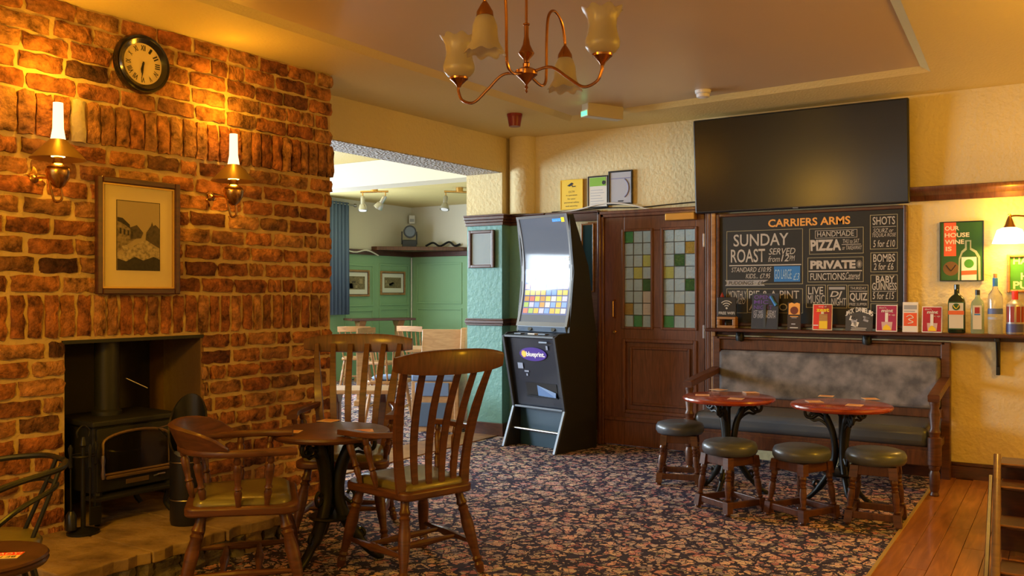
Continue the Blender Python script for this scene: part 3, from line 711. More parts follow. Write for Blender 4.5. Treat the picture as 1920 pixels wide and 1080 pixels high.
# ================================================================== CHAIRS AND TABLES
TURN = [(0, .016), (.06, .02), (.1, .023), (.13, .016), (.17, .024), (.2, .017), (.42, .026), (.6, .029), (.74, .021), (.77, .027), (.8, .019), (.83, .027), (.88, .02), (1, .020)]
SPIN = [(0, .010), (.1, .012), (.28, .017), (.34, .012), (.37, .018), (.42, .012), (.6, .016), (.78, .019), (.84, .012), (.88, .016), (1, .011)]
STRE = [(0, .009), (.2, .013), (.42, .018), (.46, .022), (.5, .018), (.54, .022), (.58, .018), (.8, .013), (1, .009)]
def seat_poly(w0, w1, d0, d1, z, n=6):
    """front half-width w0 at y=-d0, rear half-width w1 at y=d1, rounded corners"""
    pts = []
    for cx, cy, a0, rr in ((w1-.05, d1-.05, 0, .05), (-w1+.05, d1-.05, 90, .05), (-w0+.08, -d0+.08, 180, .08), (w0-.08, -d0+.08, 270, .08)):
        for k in range(n+1):
            a = R(a0+90*k/n); pts.append((cx+rr*math.cos(a), cy+rr*math.sin(a), z))
    return pts
def chair_base(t, sz=.43, w0=.25, w1=.20, d0=.235, d1=.235, wm=MAHOG):
    MB().prism(seat_poly(w0, w1, d0, d1, sz-.045), (0, 0, .04)).build('seat', wm, t, .6, .010, 3)
    rings = []
    for z, k in ((sz-.006, .86), (sz+.012, .85), (sz+.024, .78), (sz+.028, .55), (sz+.026, .2)):
        rings.append([Vector((x*k, y*k, z)) for x, y, _ in seat_poly(w0, w1, d0, d1, 0)])
    MB().ring_loft(rings).build('seat_pad', OLIVE, t, 1.2)
    legs = {}
    for sx in (-1, 1):
        for sy in (-1, 1):
            top = Vector((sx*(w0-.07 if sy < 0 else w1-.05), sy*(d0-.07), sz-.04)); ft = Vector((sx*(w0-.005 if sy < 0 else w1+.02), sy*(d0+.02), 0))
            MB().turned(ft, top, TURN, 14).build('leg', wm, t); legs[sx, sy] = (ft, top)
    def at(k, f): return legs[k][0].lerp(legs[k][1], f)
    for sx in (-1, 1): MB().turned(at((sx, -1), .36), at((sx, 1), .36), STRE, 10).build('stretcher', wm, t)
    for f in (.35, .68):
        a = at((-1, -1), .36).lerp(at((-1, 1), .36), f); b = at((1, -1), .36).lerp(at((1, 1), .36), f)
        MB().turned(a, b, STRE, 10).build('stretcher', wm, t)
def high_chair(label, loc, rz, w=.275, top=1.07):
    t = thing('lath_back_armchair', label, 'chair', loc, rz, 'armchairs round the fireside table')
    sz = .43; chair_base(t, sz)
    def backy(f): return .185+.02*math.sin(f*math.pi)*-1.3+.135*f**1.5
    H = top-.06-sz
    # laths
    for k in range(4):
        f0 = -.105+.07*k; f1 = -.15+.10*k
        pts = [(f0+(f1-f0)*s, backy(s)+.012*(1-abs(f0)/.12), sz-.02+(H+.02)*s) for s in [q/8 for q in range(9)]]
        MB().sweep(pts, (1, 0, 0), [.030+.008*math.sin(math.pi*q/8) for q in range(9)], .012).build('lath', MAHOG, t)
    for sx in (-1, 1):
        pts = [(sx*(.175+.07*s), backy(s)-.008, sz-.02+(H+.02)*s) for s in [q/8 for q in range(9)]]
        MB().sweep(pts, (1, 0, 0), [.052, .048, .044, .044, .046, .044, .036, .030, .026], [.022]*9).build('back_post', MAHOG, t)
    # crest rail, bowed in plan and arched at the top
    n = 14; rings = []
    for k in range(n+1):
        f = -1+2*k/n; x = f*(w+.025); yb = backy(1)+.005-.045*f*f+.03; zt_ = top-.028*abs(f)**3; zb_ = top-.105-.008*(1-f*f)+.012*abs(f)**4
        rings.append([Vector((x, yb-.014, zb_+.006)), Vector((x, yb+.010, zb_)), Vector((x, yb+.020, zt_-.012)), Vector((x, yb+.012, zt_)), Vector((x, yb-.006, zt_)), Vector((x, yb-.012, zt_-.014))])
    MB().ring_loft(rings).build('crest_rail', MAHOGX, t, .8)
    for sx in (-1, 1):
        pts = bez([(sx*.205, backy(.42), sz+.255), (sx*.255, .06, sz+.242), (sx*.275, -.08, sz+.238), (sx*.262, -.20, sz+.230)], 4)
        MB().sweep(pts, (1, 0, 0), [.030+.026*(q/(len(pts)-1)) for q in range(len(pts))], .026).build('arm', MAHOG, t)
        for (a, b) in (((sx*.22, -.10, sz-.01), (sx*.266, -.155, sz+.226)), ((sx*.215, .03, sz-.01), (sx*.262, .0, sz+.23))):
            MB().turned(a, b, SPIN, 10).build('arm_spindle', MAHOG, t)
    return t
def captain_chair(label, loc, rz):
    t = thing('captain_chair', label, 'chair', loc, rz, 'armchairs round the fireside table')
    sz = .43; chair_base(t, sz, .26, .22)
    n = 26; path = []
    for k in range(n+1):
        f = k/n
        if f < .27: s = f/.27; path.append((-.255-.02*math.sin(s*math.pi*.5), -.22+.24*s))
        elif f > .73: s = (1-f)/.27; path.append((.255+.02*math.sin(s*math.pi*.5), -.22+.24*s))
        else: a = R(180-180*(f-.27)/.46); path.append((.275*math.cos(a), .02+.235*math.sin(a)))
    pts = [(x, y, sz+.225) for x, y in path]
    wd = [.062 if k < 3 or k > n-3 else .046 for k in range(n+1)]
    def sd(i): return (pts[min(i+1, n)][1]-pts[max(i-1, 0)][1], -(pts[min(i+1, n)][0]-pts[max(i-1, 0)][0]), 0)
    MB().sweep(pts, sd, wd, .028).build('arm_bow', MAHOG, t, .9)
    rings = []
    for k in range(15):
        a = R(172-164*k/14); f = abs(2*k/14-1); hgt = .085*(1-f**4)+.012; c, s = math.cos(a), math.sin(a); z0_ = sz+.236; lean = .03*(1-f**3)
        rings.append([Vector(((.255)*c, .02+.215*s, z0_)), Vector((.297*c, .02+.257*s, z0_)), Vector(((.305+lean)*c, .02+(.265+lean)*s, z0_+hgt*.9)), Vector(((.29+lean)*c, .02+(.25+lean)*s, z0_+hgt)), Vector(((.272+lean)*c, .02+(.232+lean)*s, z0_+hgt*.92))])
    MB().ring_loft(rings).build('crest_rail', MAHOG, t, .9)
    for k in (3, 7, 10, 13, 16, 19, 23):
        x, y, _ = pts[k]; MB().turned((x*.82, y*.84, sz-.01), (x, y, sz+.215), SPIN, 10).build('spindle', MAHOG, t)
    return t
def iron_table(label, loc, rz, top=REDW, d=.60, h=.64, shelf=True, group='cast iron pub tables'):
    t = thing('pub_table', label, 'table', loc, rz, group); r = d/2
    MB().lathe([(r-.05, h-.032), (r-.012, h-.03), (r-.004, h-.024), (r, h-.014), (r-.003, h-.004), (r-.012, h), (0.001, h)], 56).build('tabletop', top, t, .5)
    for k in range(3):
        a = R(120*k+20); c, s = math.cos(a), math.sin(a)
        def rz_(q): return [(c*p, s*p, z) for p, z in q]
        lg = MB()
        main = bez([(.19, h-.035), (.20, h-.07), (.175, h-.095), (.15, h-.08), (.155, h-.055)], 5)
        body = bez([(.185, h-.045), (.11, h-.075), (.055, h-.16), (.035, h-.27), (.05, h-.37), (.10, .16), (.155, .085), (.205, .03), (.235, .012)], 5)
        def v2(ps): return [(p[0], p[1]) for p in ps]
        bez2 = lambda ps: v2(bez([(a_, b_, 0) for a_, b_ in ps], 5))
        sc1 = bez2([(.19, h-.036), (.215, h-.055), (.21, h-.09), (.18, h-.10), (.155, h-.085), (.16, h-.06), (.18, h-.062)])
        bod = bez2([(.10, h-.036), (.085, h-.09), (.05, h-.18), (.035, h-.30), (.055, h-.40), (.11, .14), (.165, .07), (.21, .03), (.24, .012)])
        brc = bez2([(.055, h-.19), (.08, h-.12), (.13, h-.075), (.165, h-.095)])
        low = bez2([(.12, .13), (.15, .15), (.165, .125), (.145, .108), (.13, .12)])
        hv = 1.9 if top is MAHOG else 1.25
        lg.tube(rz_(sc1), .0105, 8); lg.tube(rz_(bod), [hv*(.017 if 4 < i < 28 else .012) for i in range(len(bod))], 8); lg.tube(rz_(brc), .012, 8); lg.tube(rz_(low), .010, 6)
        cs1 = bez2([(.05, h-.22), (.075, h-.15), (.125, h-.11), (.165, h-.115), (.19, h-.09), (.175, h-.07), (.16, h-.08)]); lg.tube(rz_(cs1), .0085, 6)
        cs2 = bez2([(.06, h-.33), (.10, h-.36), (.115, h-.32), (.095, h-.295), (.08, h-.315)]); lg.tube(rz_(cs2), .009, 6)
        lg.lathe([(.0, 0), (.022, 0), (.024, .012), (.014, .022)], 10, (c*.24, s*.24))
        lg.build('leg', IRON, t, .9)
    MB().lathe([(.03, h-.036), (.03, h-.05), (.014, h-.08), (.014, h-.36), (.022, h-.38), (.006, h-.42)], 12).lathe([(.17, h-.036), (.17, h-.030), (.01, h-.03)], 20).build('column', IRON, t)
    if shelf: MB().lathe([(.105, .205), (.112, .212), (.105, .22), (.02, .222)], 28).build('foot_shelf', IRON, t)
    return t
TX, TY = FL(621, 806, .64)
iron_table('round polished wooden pub table on black iron legs by the hearth', (TX, TY, 0), R(15), MAHOG, .58)
captain_chair('low captain chair with studded olive seat, its back to the hearth kerb', (-3.10, 2.67, 0), R(138))
high_chair('high lath-back armchair on open carpet, its back turned to the room', (-2.66, 3.31, 0), R(-107))
high_chair('high lath-back armchair between fireside table and brick edge', (-3.38, 3.645, 0), R(32), top=1.08, w=.295)
T1 = FL(1366, 743, .64); T2 = FL(1577, 757, .64)
iron_table('round red-brown pub table with scrolled iron legs at the door end of the bench', (*T1, 0), R(10))
iron_table('round red pub table with scrolled iron legs at the shelf-bracket end of the bench', (*T2, 0), R(40))
def mats_on(cx, cy, z, pts, grp, lab):
    for px, py, rz in pts:
        x, y = FL(px, py, z)
        o = thing('beer_mat', lab, 'beer mat', (x, y, z+.0005), R(rz), grp)
        MB().box(-.046, .046, -.046, .046, 0, .0018).build('card', mat('mat_card', (.70, .48, .30), .7), o, 0)
        MB().box(-.034, .034, -.006, .030, .0018, .0022).build('printed_band', mat('mat_print', (.62, .26, .07), .7), o, 0)
mats_on(*T1, .64, ((1317, 741, 20), (1347, 731, -20), (1408, 736, 35), (1380, 748, 5)), 'beer mats on the door-end bench table', 'square printed beer mat on the bench table nearest the door')
mats_on(*T2, .64, ((1527, 753, 30), (1549, 743, 5), (1632, 748, 28), (1602, 760, 0)), 'beer mats on the far bench table', 'square printed beer mat on the bench table furthest from the door')
mats_on(TX, TY, .64, ((546, 810, 30), (616, 789, 10), (682, 808, 45)), 'beer mats on the fireside table', 'square beer mat on the fireside table')

# stools
def stool():
    t = thing('low_stool', '', 'stool', (0, 0, 0), 0, 'low round stools at the bench tables')
    MB().lathe([(.10, .335), (.155, .345), (.166, .365), (.166, .392), (.155, .413), (.12, .424), (.06, .428), (.001, .429)], 40).build('cushion', LEATHER, t, 1.2)
    mb = MB(); a = .105
    for sx, sy in ((0, -1), (0, 1), (-1, 0), (1, 0)):
        if sx == 0: mb.box(-a, a, sy*a-.010, sy*a+.010, .285, .34)
        else: mb.box(sx*a-.010, sx*a+.010, -a, a, .285, .34)
    mb.build('apron', MAHOGX, t, 0, .004)
    prof = [(0, .020), (.02, .022), (.04, .018)]
    for sx in (-1, 1):
        for sy in (-1, 1):
            ft = Vector((sx*.135, sy*.135, 0)); tp = Vector((sx*.100, sy*.100, .34))
            lg = MB()
            def L(f): return ft.lerp(tp, f)
            lg.turned(ft, L(.05), [(0, .012), (.5, .019), (1, .015)], 10)
            def blk(f0, f1, w):
                a_, b_ = L(f0), L(f1)
                lg.ring_loft([[c+Vector((p*w, q*w, 0)) for p, q in ((-1,-1),(1,-1),(1,1),(-1,1))] for c in (a_, b_)])
            blk(.05, .25, .021); blk(.80, 1, .022)
            lg.turned(L(.25), L(.80), [(0, .014), (.05, .020), (.09, .013), (.2, .016), (.45, .021), (.62, .017), (.66, .021), (.70, .014), (.78, .02), (.82, .014), (.9, .021), (1, .018)], 12)
            lg.build('leg', MAHOG, t, .5)
    b = .128
    for sx, sy in ((0, -1), (0, 1), (-1, 0), (1, 0)):
        m = MB()
        if sx == 0: m.box(-b, b, sy*b-.011, sy*b+.011, .04, .078)
        else: m.box(sx*b-.011, sx*b+.011, -b, b, .04, .078)
        m.build('rail', MAHOGX, t, 0, .004)
    return t
s0 = stool()
spots = [((-2.30, 5.84, 0), 17, 'round padded stool with greyish blue seat, in front of the glazed door'),
         ((-1.75, 5.26, 0), -30, 'round padded stool on carpet, second along from the glazed door'),
         ((-1.33, 5.30, 0), -28, 'round padded stool on carpet, third along from the glazed door'),
         ((-.94, 5.42, 0), 3, 'round padded stool close to the brass carpet edge')]
s0.location = spots[0][0]; s0.rotation_euler = (0, 0, R(spots[0][1])); s0['label'] = spots[0][2]
for l, a, lab in spots[1:]: dup(s0, l, R(a), lab)

# settle bench
bx0, bx1 = -2.42, -.70
bn = thing('settle_bench', 'upholstered wooden settle with grey back against the wall', 'bench', ((bx0+bx1)/2, 6.55, 0))
hw = (bx1-bx0)/2
def bb(x): return x
MB().box(-hw+.05, hw-.05, .32, .37, .87, .955).build('top_rail', MAHOGX, bn, 0, .006)
MB().box(-hw+.03, hw-.03, .30, .38, .955, .975).build('rail_cap', MAHOGX, bn, 0, .006)
for sx in (-1, 1):
    MB().box(min(sx*hw, sx*(hw-.06)), max(sx*hw, sx*(hw-.06)), .30, .38, 0, .975).build('back_post', MAHOG, bn, 0, .006)
    MB().sweep(bez([(sx*(hw-.03), .33, .71), (sx*(hw-.03), .10, .69), (sx*(hw-.03), -.16, .665), (sx*(hw-.03), -.34, .645)], 3), (1, 0, 0), .07, .05).build('arm', MAHOG, bn)
    MB().turned((sx*(hw-.03), -.29, 0), (sx*(hw-.03), -.29, .625), [(0, .018), (.03, .028), (.06, .022), (.1, .030), (.24, .034), (.28, .026), (.3, .034), (.33, .034), (.34, .042), (.62, .042), (.63, .028), (.68, .036), (.72, .026), (.86, .036), (.93, .025), (.97, .032), (1, .030)], 14).build('front_leg', MAHOG, bn)
MB().box(-hw+.04, hw-.04, .34, .37, .44, .88).build('back_board', MAHOGX, bn, 0)
def cushion(x0, x1, y0, y1, z0, z1, r=.035, bulge=0.):
    bm = MB().box(x0, x1, y0, y1, z0, z1); return bm
MB().box(-hw+.06, hw-.06, .265, .345, .50, .868).build('back_cushion', GREYFAB, bn, .8, .03, 4)
MB().box(-hw+.06, hw-.06, -.30, .27, .315, .445).build('seat_cushion', LEATHER, bn, .8, .045, 5)
MB().box(-hw+.03, hw-.03, -.28, .36, .27, .32).build('seat_board', MAHOGX, bn, 0, .005)
MB().box(-hw+.03, hw-.03, -.295, -.27, .20, .30).build('front_rail', MAHOGX, bn, 0, .005)
MB().box(-hw+.05, hw-.05, .29, .345, .44, .505).build('lower_rail', MAHOGX, bn, 0, .005)

# foreground low table and metal chair at the left
lx, ly = FL(-34, 1044, .50)
lt = thing('small_round_table', 'small round dark leather-topped table beside the black metal chair', 'table', (lx, ly, 0))
MB().lathe([(.15, .465), (.182, .47), (.187, .480), (.182, .486), (.187, .493), (.182, .4995), (.16, .50), (.001, .50)], 56).build('tabletop', wood('dark_top', (.07, .028, .016), (.03, .012, .008), (5, 5, 5), .35), lt, .5)
MB().lathe([(.13, 0), (.13, .02), (.04, .05), (.03, .10), (.038, .2), (.026, .3), (.034, .42), (.08, .466)], 24).build('pedestal', IRON, lt)
mx_, my_ = FL(4, 1043, .50)
bm_ = thing('beer_mat', 'red and cream printed beer mat on the small dark table', 'beer mat', (mx_, my_, .5005), R(41))
MB().box(-.055, .055, -.032, .032, 0, .0018).build('card', mat('mat_cream', (.70, .55, .24), .7), bm_, 0)
MB().box(-.055, .055, .0, .032, .0018, .0021).build('red_band', RED, bm_, 0)
t = text('READY!', -.05, .05, -.011, .011, 0, PAPER, bm_); t.rotation_euler = (R(-90), 0, 0); t.location = (0, .017, .0024)
t = text('BE MAT', -.05, .045, -.009, .009, 0, INK, bm_, flip=True); t.rotation_euler = (R(-90), 0, 0); t.location = (0, -.017, .0024)
mc = thing('metal_chair', 'black tubular metal armchair with olive seat left of the hearth', 'chair', (-3.24, 1.62, 0), R(-20))
MB().lathe([(.17, .40), (.19, .41), (.195, .43), (.18, .45), (.10, .457), (.001, .458)], 36).build('seat_pad', OLIVE, mc, 1.2)
for sx in (-1, 1):
    MB().tube(bez([(sx*.02, .27, .70), (sx*.17, .22, .70), (sx*.27, .05, .68), (sx*.29, -.10, .62), (sx*.27, -.19, .50), (sx*.22, -.20, .25), (sx*.24, -.24, 0)], 5), .011, 8).build('arm_hoop', IRON, mc)
    MB().tube(bez([(sx*.02, .24, .62), (sx*.13, .20, .62), (sx*.21, .08, .58), (sx*.22, -.02, .50), (sx*.20, -.06, .42)], 5), .009, 8).build('inner_hoop', IRON, mc)
    MB().tube([(sx*.14, .13, .41), (sx*.19, .22, 0)], .011, 8).build('rear_leg', IRON, mc)
    MB().tube([(sx*.05, .25, .70), (sx*.06, .22, .62), (sx*.08, .14, .42)], .008, 8).build('back_stay', IRON, mc)
MB().tube(arc((0, 0), .185, 0, 345, 26, 'xy', .40), .010, 8, True).build('seat_ring', IRON, mc)

# ================================================================== GAMING MACHINE
mp0, mp1 = FL(943, 836), FL(1042, 853)
ma = math.atan2(mp1[1]-mp0[1], mp1[0]-mp0[0]); mw = math.hypot(mp1[0]-mp0[0], mp1[1]-mp0[1])
gm = thing('gaming_machine', 'black gaming terminal with tall curved touchscreen beside the teal pillar', 'gaming machine', ((mp0[0]+mp1[0])/2, (mp0[1]+mp1[1])/2, 0), ma)
h = mw/2
def side(x0, x1): 
    return MB().prism([(x0, 0, 0), (x0, .13, .34), (x0, 0, .96), (x0, .04, .985), (x0, .17, .99), (x0, .17, 1.0), (x0, .23, 1.5), (x0, .17, 1.97), (x0, .22, 1.985), (x0, .42, 1.55), (x0, .52, 1.0), (x0, .53, 0)], (x1-x0, 0, 0))
SIDEM = mat('cabinet_side', (.012, .013, .012), .5, bump=(200, .2, .002))
for sx in (-1, 1): side(min(sx*h, sx*(h-.02)), max(sx*h, sx*(h-.02))).build('side_panel', SIDEM, gm, 0)
for sx in (-1, 1):
    xs_ = sx*(h-.012)
    MB().sweep([(xs_, -.006, 0), (xs_, .124, .34)], (1, 0, 0), .026, .02).build('lower_trim', SILVER, gm)
    MB().sweep([(xs_, .124, .34), (xs_, -.006, .96)], (1, 0, 0), .026, .02).build('upper_trim', DGREY, gm)
hi = h-.02
def fy(z): return .13-(z-.34)*.13/.62
MB().prism([(-hi, fy(.34)+.02, .34), (-hi, fy(.94)+.03, .94), (-hi, .5, .94), (-hi, .5, .34)], (2*hi, 0, 0)).build('front_panel', mat('panel_navy', (.018, .024, .04), .3), gm, 0)
MB().box(-hi, hi, .20, .5, 0, .34).build('plinth', mat('plinth_blue', (.02, .06, .10), .4), gm, 0)
MB().prism([(-hi, -.01, .945), (-hi, -.01, .965), (-hi, .20, .99), (-hi, .20, .96)], (2*hi, 0, 0)).build('button_deck', DGREY, gm, 0, .004)
MB().box(-hi+.01, hi-.01, .115, .135, .335, .352).build('cross_bar', SILVER, gm, 0, .003)
MB().turned((-hi, .10, .155), (hi, .10, .155), [(0, .012), (1, .012)]).build('foot_rail', STEEL, gm)
for k, xx in enumerate((-.16, .0, .12)): MB().box(xx-.04, xx+.04, .03, .08, .972, .982).build('deck_button', (SILVER, WHITE, SILVER)[k], gm, 0, .003)
MB().prism([(-hi+.01, .165, .99), (-hi+.01, .15, 1.04), (-hi+.01, .19, 1.05), (-hi+.01, .2, .99)], (2*hi-.02, 0, 0)).build('speaker_bar', mat('bar_blue', (.12, .17, .25), .35), gm, 0, .004)
for xx in (-.13, .14): MB().turned((xx, .158, 1.015), (xx, .150, 1.018), [(0, .022), (1, .022)], 16).build('speaker', BLACK, gm)
# curved screen
def sy(z): return .155+.075*(1-((z-1.51)/.47)**2)
zz = [1.045+.0475*k for k in range(20)]
def patch(x0, x1, z0, z1, off, n=6):
    return [(x0, x1, z0+(z1-z0)*k/n, off) for k in range(n+1)]
def surf(mb, x0, x1, z0, z1, off, n=8):
    vs_ = []
    for k in range(n+1):
        z = z0+(z1-z0)*k/n; vs_ += [(x0, sy(z)+off, z), (x1, sy(z)+off, z)]
    return mb.add(vs_, [(2*k, 2*k+1, 2*k+3, 2*k+2) for k in range(n)])
fr = MB(); sw = h-.035
for a, b, c, d in ((-sw-.022, -sw+.006, 1.04, 1.985), (sw-.006, sw+.022, 1.04, 1.985), (-sw, sw, 1.04, 1.075), (-sw, sw, 1.965, 1.985)):
    n = 10
    rings = [[Vector((a, sy(z)-.006, z)), Vector((b, sy(z)-.006, z)), Vector((b, sy(z)+.05, z)), Vector((a, sy(z)+.05, z))] for z in [c+(d-c)*k/n for k in range(n+1)]]
    fr.ring_loft(rings)
fr.build('screen_bezel', mat('bezel', (.11, .105, .10), .4, .3), gm, .5)
SCR = mat('touch_screen', (.05, .055, .07), .07, spec=.28, emit=(.30, .36, .46), estr=.30)
surf(MB(), -sw, sw, 1.07, 1.975, .004, 16).build('touch_screen', SCR, gm, .8)
surf(MB(), -sw+.012, sw-.012, 1.135, 1.53, .002, 10).build('menu_area', mat('menu_blue', (.05, .07, .16), .08, emit=(.10, .14, .42), estr=.5), gm, .8)
ICON = [mat('icon_%d' % k, tuple(.5*q for q in c), .1, emit=c, estr=.75) for k, c in enumerate(((.8, .45, .1), (.65, .62, .6), (.75, .55, .12), (.2, .35, .75), (.65, .2, .15), (.35, .5, .15), (.55, .3, .1), (.5, .5, .65)))]
ic = MB(); gr = random.Random(5)
cw = (2*sw-.04)/8
for r_ in range(5):
    for c_ in range(8):
        ic.cur = gr.randrange(8); x = -sw+.02+c_*cw; z = 1.145+r_*.052
        surf(ic, x+.004, x+cw-.004, z+.004, z+.046, 0, 2)
for c_, kk in ((0, 3), (2, 2), (4, 1), (6, 5)):
    ic.cur = kk; x = -sw+.02+c_*cw; surf(ic, x+.004, x+2*cw-.006, 1.415, 1.475, 0, 3)
ic.cur = 3; surf(ic, sw-.02-2*cw, sw-.02, 1.495, 1.565, 0, 3)
ic.build('game_icons', ICON, gm, .8)
for zz_ in (1.60, 1.925):
    bl = MB(); surf(bl, sw-.155, sw-.06, zz_, zz_+.024, 0, 1); bl.build('prize_banner', mat('banner_blue', (.04, .2, .6), .1, emit=(.05, .3, .9), estr=.8), gm)
    bl = MB(); surf(bl, sw-.055, sw-.02, zz_-.006, zz_+.032, 0, 1); bl.build('age_badge', mat('badge_yellow', (.7, .5, .02), .1, emit=(.9, .6, .03), estr=.7), gm)
    text('WIN UP TO', sw-.15, sw-.065, zz_+.006, zz_+.018, sy(zz_)-.003, PAPER, gm)
# lower panel logo
def fp(x, z, off): return (x, fy(z)+.02-off, z)
sl = -.13/.62
OV = [(.002+.155*math.cos(R(a)), .805+.058*math.sin(R(a))) for a in range(0, 360, 10)]
MB().prism([fp(x, z, .003) for x, z in OV], (0, .004, 0)).build('logo_oval', mat('logo_purple', (.05, .02, .22), .4, emit=(.07, .04, .30), estr=.35), gm, 0)
SUN = mat('logo_sun', (.9, .5, .08), .4, emit=(.9, .5, .1), estr=.4)
pts = []
for k in range(24): rr = .034 if k % 2 else .022; a = R(15*k); pts.append(fp(-.10+rr*math.cos(a), .805+rr*math.sin(a), .005))
MB().prism(pts, (0, .001, 0)).build('logo_sun', SUN, gm, 0)
lt_ = text('blueprint.', -.070, .140, -.027, .027, 0, mat('logo_white', (.8, .78, .72), .4, emit=(.8, .76, .66), estr=.45), gm, bold=.02)
lt_.location = fp(0, .80, .0065); lt_.rotation_euler = (math.atan(.13/.62), 0, 0)
for x, z, w_, h_ in ((-.165, .70, .06, .05), (-.10, .655, .05, .014), (-.10, .625, .018, .02), (.17, .865, .02, .035)):
    MB().prism([fp(x-w_/2, z-h_/2, .002), fp(x+w_/2, z-h_/2, .002), fp(x+w_/2, z+h_/2, .002), fp(x-w_/2, z+h_/2, .002)], (0, .002, 0)).build('sticker', mat('sticker', (.30, .36, .50), .5), gm, 0)
MB().prism([fp(-.13, .44, .002), fp(.22, .44, .002), fp(.22, .56, .002), fp(-.13, .56, .002)], (0, .001, 0)).build('payout_slot', BLACK, gm, 0)
MB().prism([fp(-.0, .45, .004), fp(.21, .445, .02), fp(.21, .485, .01), fp(0, .54, .003)], (0, .003, 0)).build('payout_tray', mat('tray_blue', (.14, .25, .50), .3), gm, 0)
MB().prism([fp(-.13, .435, .006), fp(.22, .435, .006), fp(.22, .447, .02), fp(-.13, .447, .02)], (0, .006, 0)).build('tray_lip', SILVER, gm, 0)
MB().box(.10, .19, .015, .019, .905, .917).build('note_slot', SILVER, gm, 0)
# dark framed poster behind the machine
x0, z1 = W(1092, 420, YB-.02); x1, z0 = W(1116, 548, YB-.02)
framed('framed_notice', 'narrow framed dark green notice between machine and door', 'notice', ((x0+x1)/2, YB-.03, z0), 0, x1-x0, z1-z0, .014, OAK, None, .0, None, .02, mat('notice_dark', (.01, .05, .05), .3))

# ================================================================== BACK WALL FITTINGS
# television
ty0, ty1 = 6.86, 6.80
tx0 = W(1300, 225, 6.8)[0]; tx1 = W(1704, 180, 6.8)[0]; tzb = 1.965; tzt = 2.715
tv = thing('television', 'large dark wall-mounted television above the menu board', 'television', ((tx0+tx1)/2, 6.84, tzb))
tw = (tx1-tx0)/2; th_ = tzt-tzb
TM = Matrix.Rotation(R(4), 4, 'X')
def tilt(o): o.rotation_euler = (R(4), 0, 0); return o
tilt(MB().box(-tw, tw, 0, .045, 0, th_).build('casing', BLACK, tv, 0, .012, 3))
tilt(MB().box(-tw+.012, tw-.012, -.003, .002, .018, th_-.012).build('screen', TVS, tv, 0))
tilt(MB().box(-.02, .02, -.005, 0, .004, .012).build('maker_badge', SILVER, tv, 0))
MB().box(-.3, .3, .045, .10, .2, .5).build('bracket', IRON, tv, 0)

# menu board
Yb = 6.92
def Wb(px, py): return W(px, py, Yb)
bx0_, bz1 = Wb(1345, 402); bx1_, bz0 = Wb(1700, 612); bz1 = 1.955; bz0 = 1.07
mbd = thing('menu_board', 'large black pub menu board with white lettering', 'menu board', ((bx0_+bx1_)/2, Yb, bz0))
ox, oz = (bx0_+bx1_)/2, bz0
MB().box(bx0_-ox, bx1_-ox, .006, .04, 0, bz1-bz0).build('board', CHALK, mbd, 0)
MB().frame(bx0_-ox-.005, bx1_-ox+.005, -.01, bz1-bz0+.005, .026, -.012, .045).build('frame', DARKW, mbd, 0, .005)
def T(s, px0, py0, px1, py1, m=CHALKW, **k):
    """text in the pixel box (left-bottom .. right-top averaged)"""
    x0, za = Wb(px0, py0); x1, zb = Wb(px1, py1); zc = Wb((px0+px1)/2, py0)[1]; zd_ = Wb((px0+px1)/2, py1)[1]
    return text(s, x0-ox, x1-ox, zc-oz, zd_-oz, .0052, m, mbd, **k)
def BX(px0, py0, px1, py1, m=CHALKL, t=.004):
    x0 = Wb(px0, py0)[0]; x1 = Wb(px1, py0)[0]; pm = (px0+px1)/2
    z0 = Wb(pm, py1)[1]; z1 = Wb(pm, py0)[1]
    MB().frame(x0-ox, x1-ox, z0-oz, z1-oz, t, .004, .0062).build('ruled_box', m, mbd, 0)
def FB(px0, py0, px1, py1, m, y=.0045, name='block'):
    x0 = Wb(px0, py0)[0]; x1 = Wb(px1, py0)[0]; pm = (px0+px1)/2
    MB().box(x0-ox, x1-ox, y, .0062, Wb(pm, py1)[1]-oz, Wb(pm, py0)[1]-oz).build(name, m, mbd, 0)
T('CARRIERS ARMS', 1440, 423, 1594, 408, ORANGE, bold=.025)
BX(1362, 431, 1505, 533)
T('SUNDAY', 1375, 461, 1478, 438, bold=.01); T('ROAST', 1370, 492, 1434, 467, bold=.01)
T('SERVED', 1441, 477, 1491, 465, shear=.25, bold=.005); T('from', 1440, 491, 1462, 480, shear=.3); T('12', 1464, 490, 1479, 477, shear=.25, bold=.01); T('PM', 1480, 489, 1490, 479, shear=.2)
FB(1367, 496, 1502, 498, CHALKW)
T('STANDARD £10.95', 1371, 510, 1446, 501, shear=.22, bold=.005); T('KIDS... £7.95', 1398, 522, 1444, 513, shear=.22, bold=.005)
FB(1451, 499, 1500, 528, SBLUE); x_ = T('GO LARGE', 1452, 523, 1484, 505, mat('pale_blue', (.35, .55, .75), .7)); x_.location.y = -.002; x_ = T('£3', 1487, 525, 1499, 512, MATS['pale_blue'], shear=.3); x_.location.y = -.002
xa, xb = Wb(1359, 530)[0]-ox, Wb(1441, 530)[0]-ox; za, zb_ = Wb(1400, 536)[1]-oz, Wb(1400, 525)[1]-oz
MB().prism([(xa, .0045, za), (xb-.03, .0045, za), (xb-.05, .0045, (za+zb_)/2), (xb, .0045, zb_), (xa, .0045, zb_), (xa+.02, .0045, (za+zb_)/2)], (0, .0015, 0)).build('ribbon', mat('chalk_grey', (.34, .34, .33), .7), mbd, 0)
x_ = T('PUDDINGS · £4', 1366, 534, 1430, 527, INK, shear=.15); x_.location.y = -.002
BX(1517, 427, 1619, 476); BX(1528, 431, 1607, 446, CHALKW, .003); T('HANDMADE', 1532, 443, 1601, 433, bold=.005)
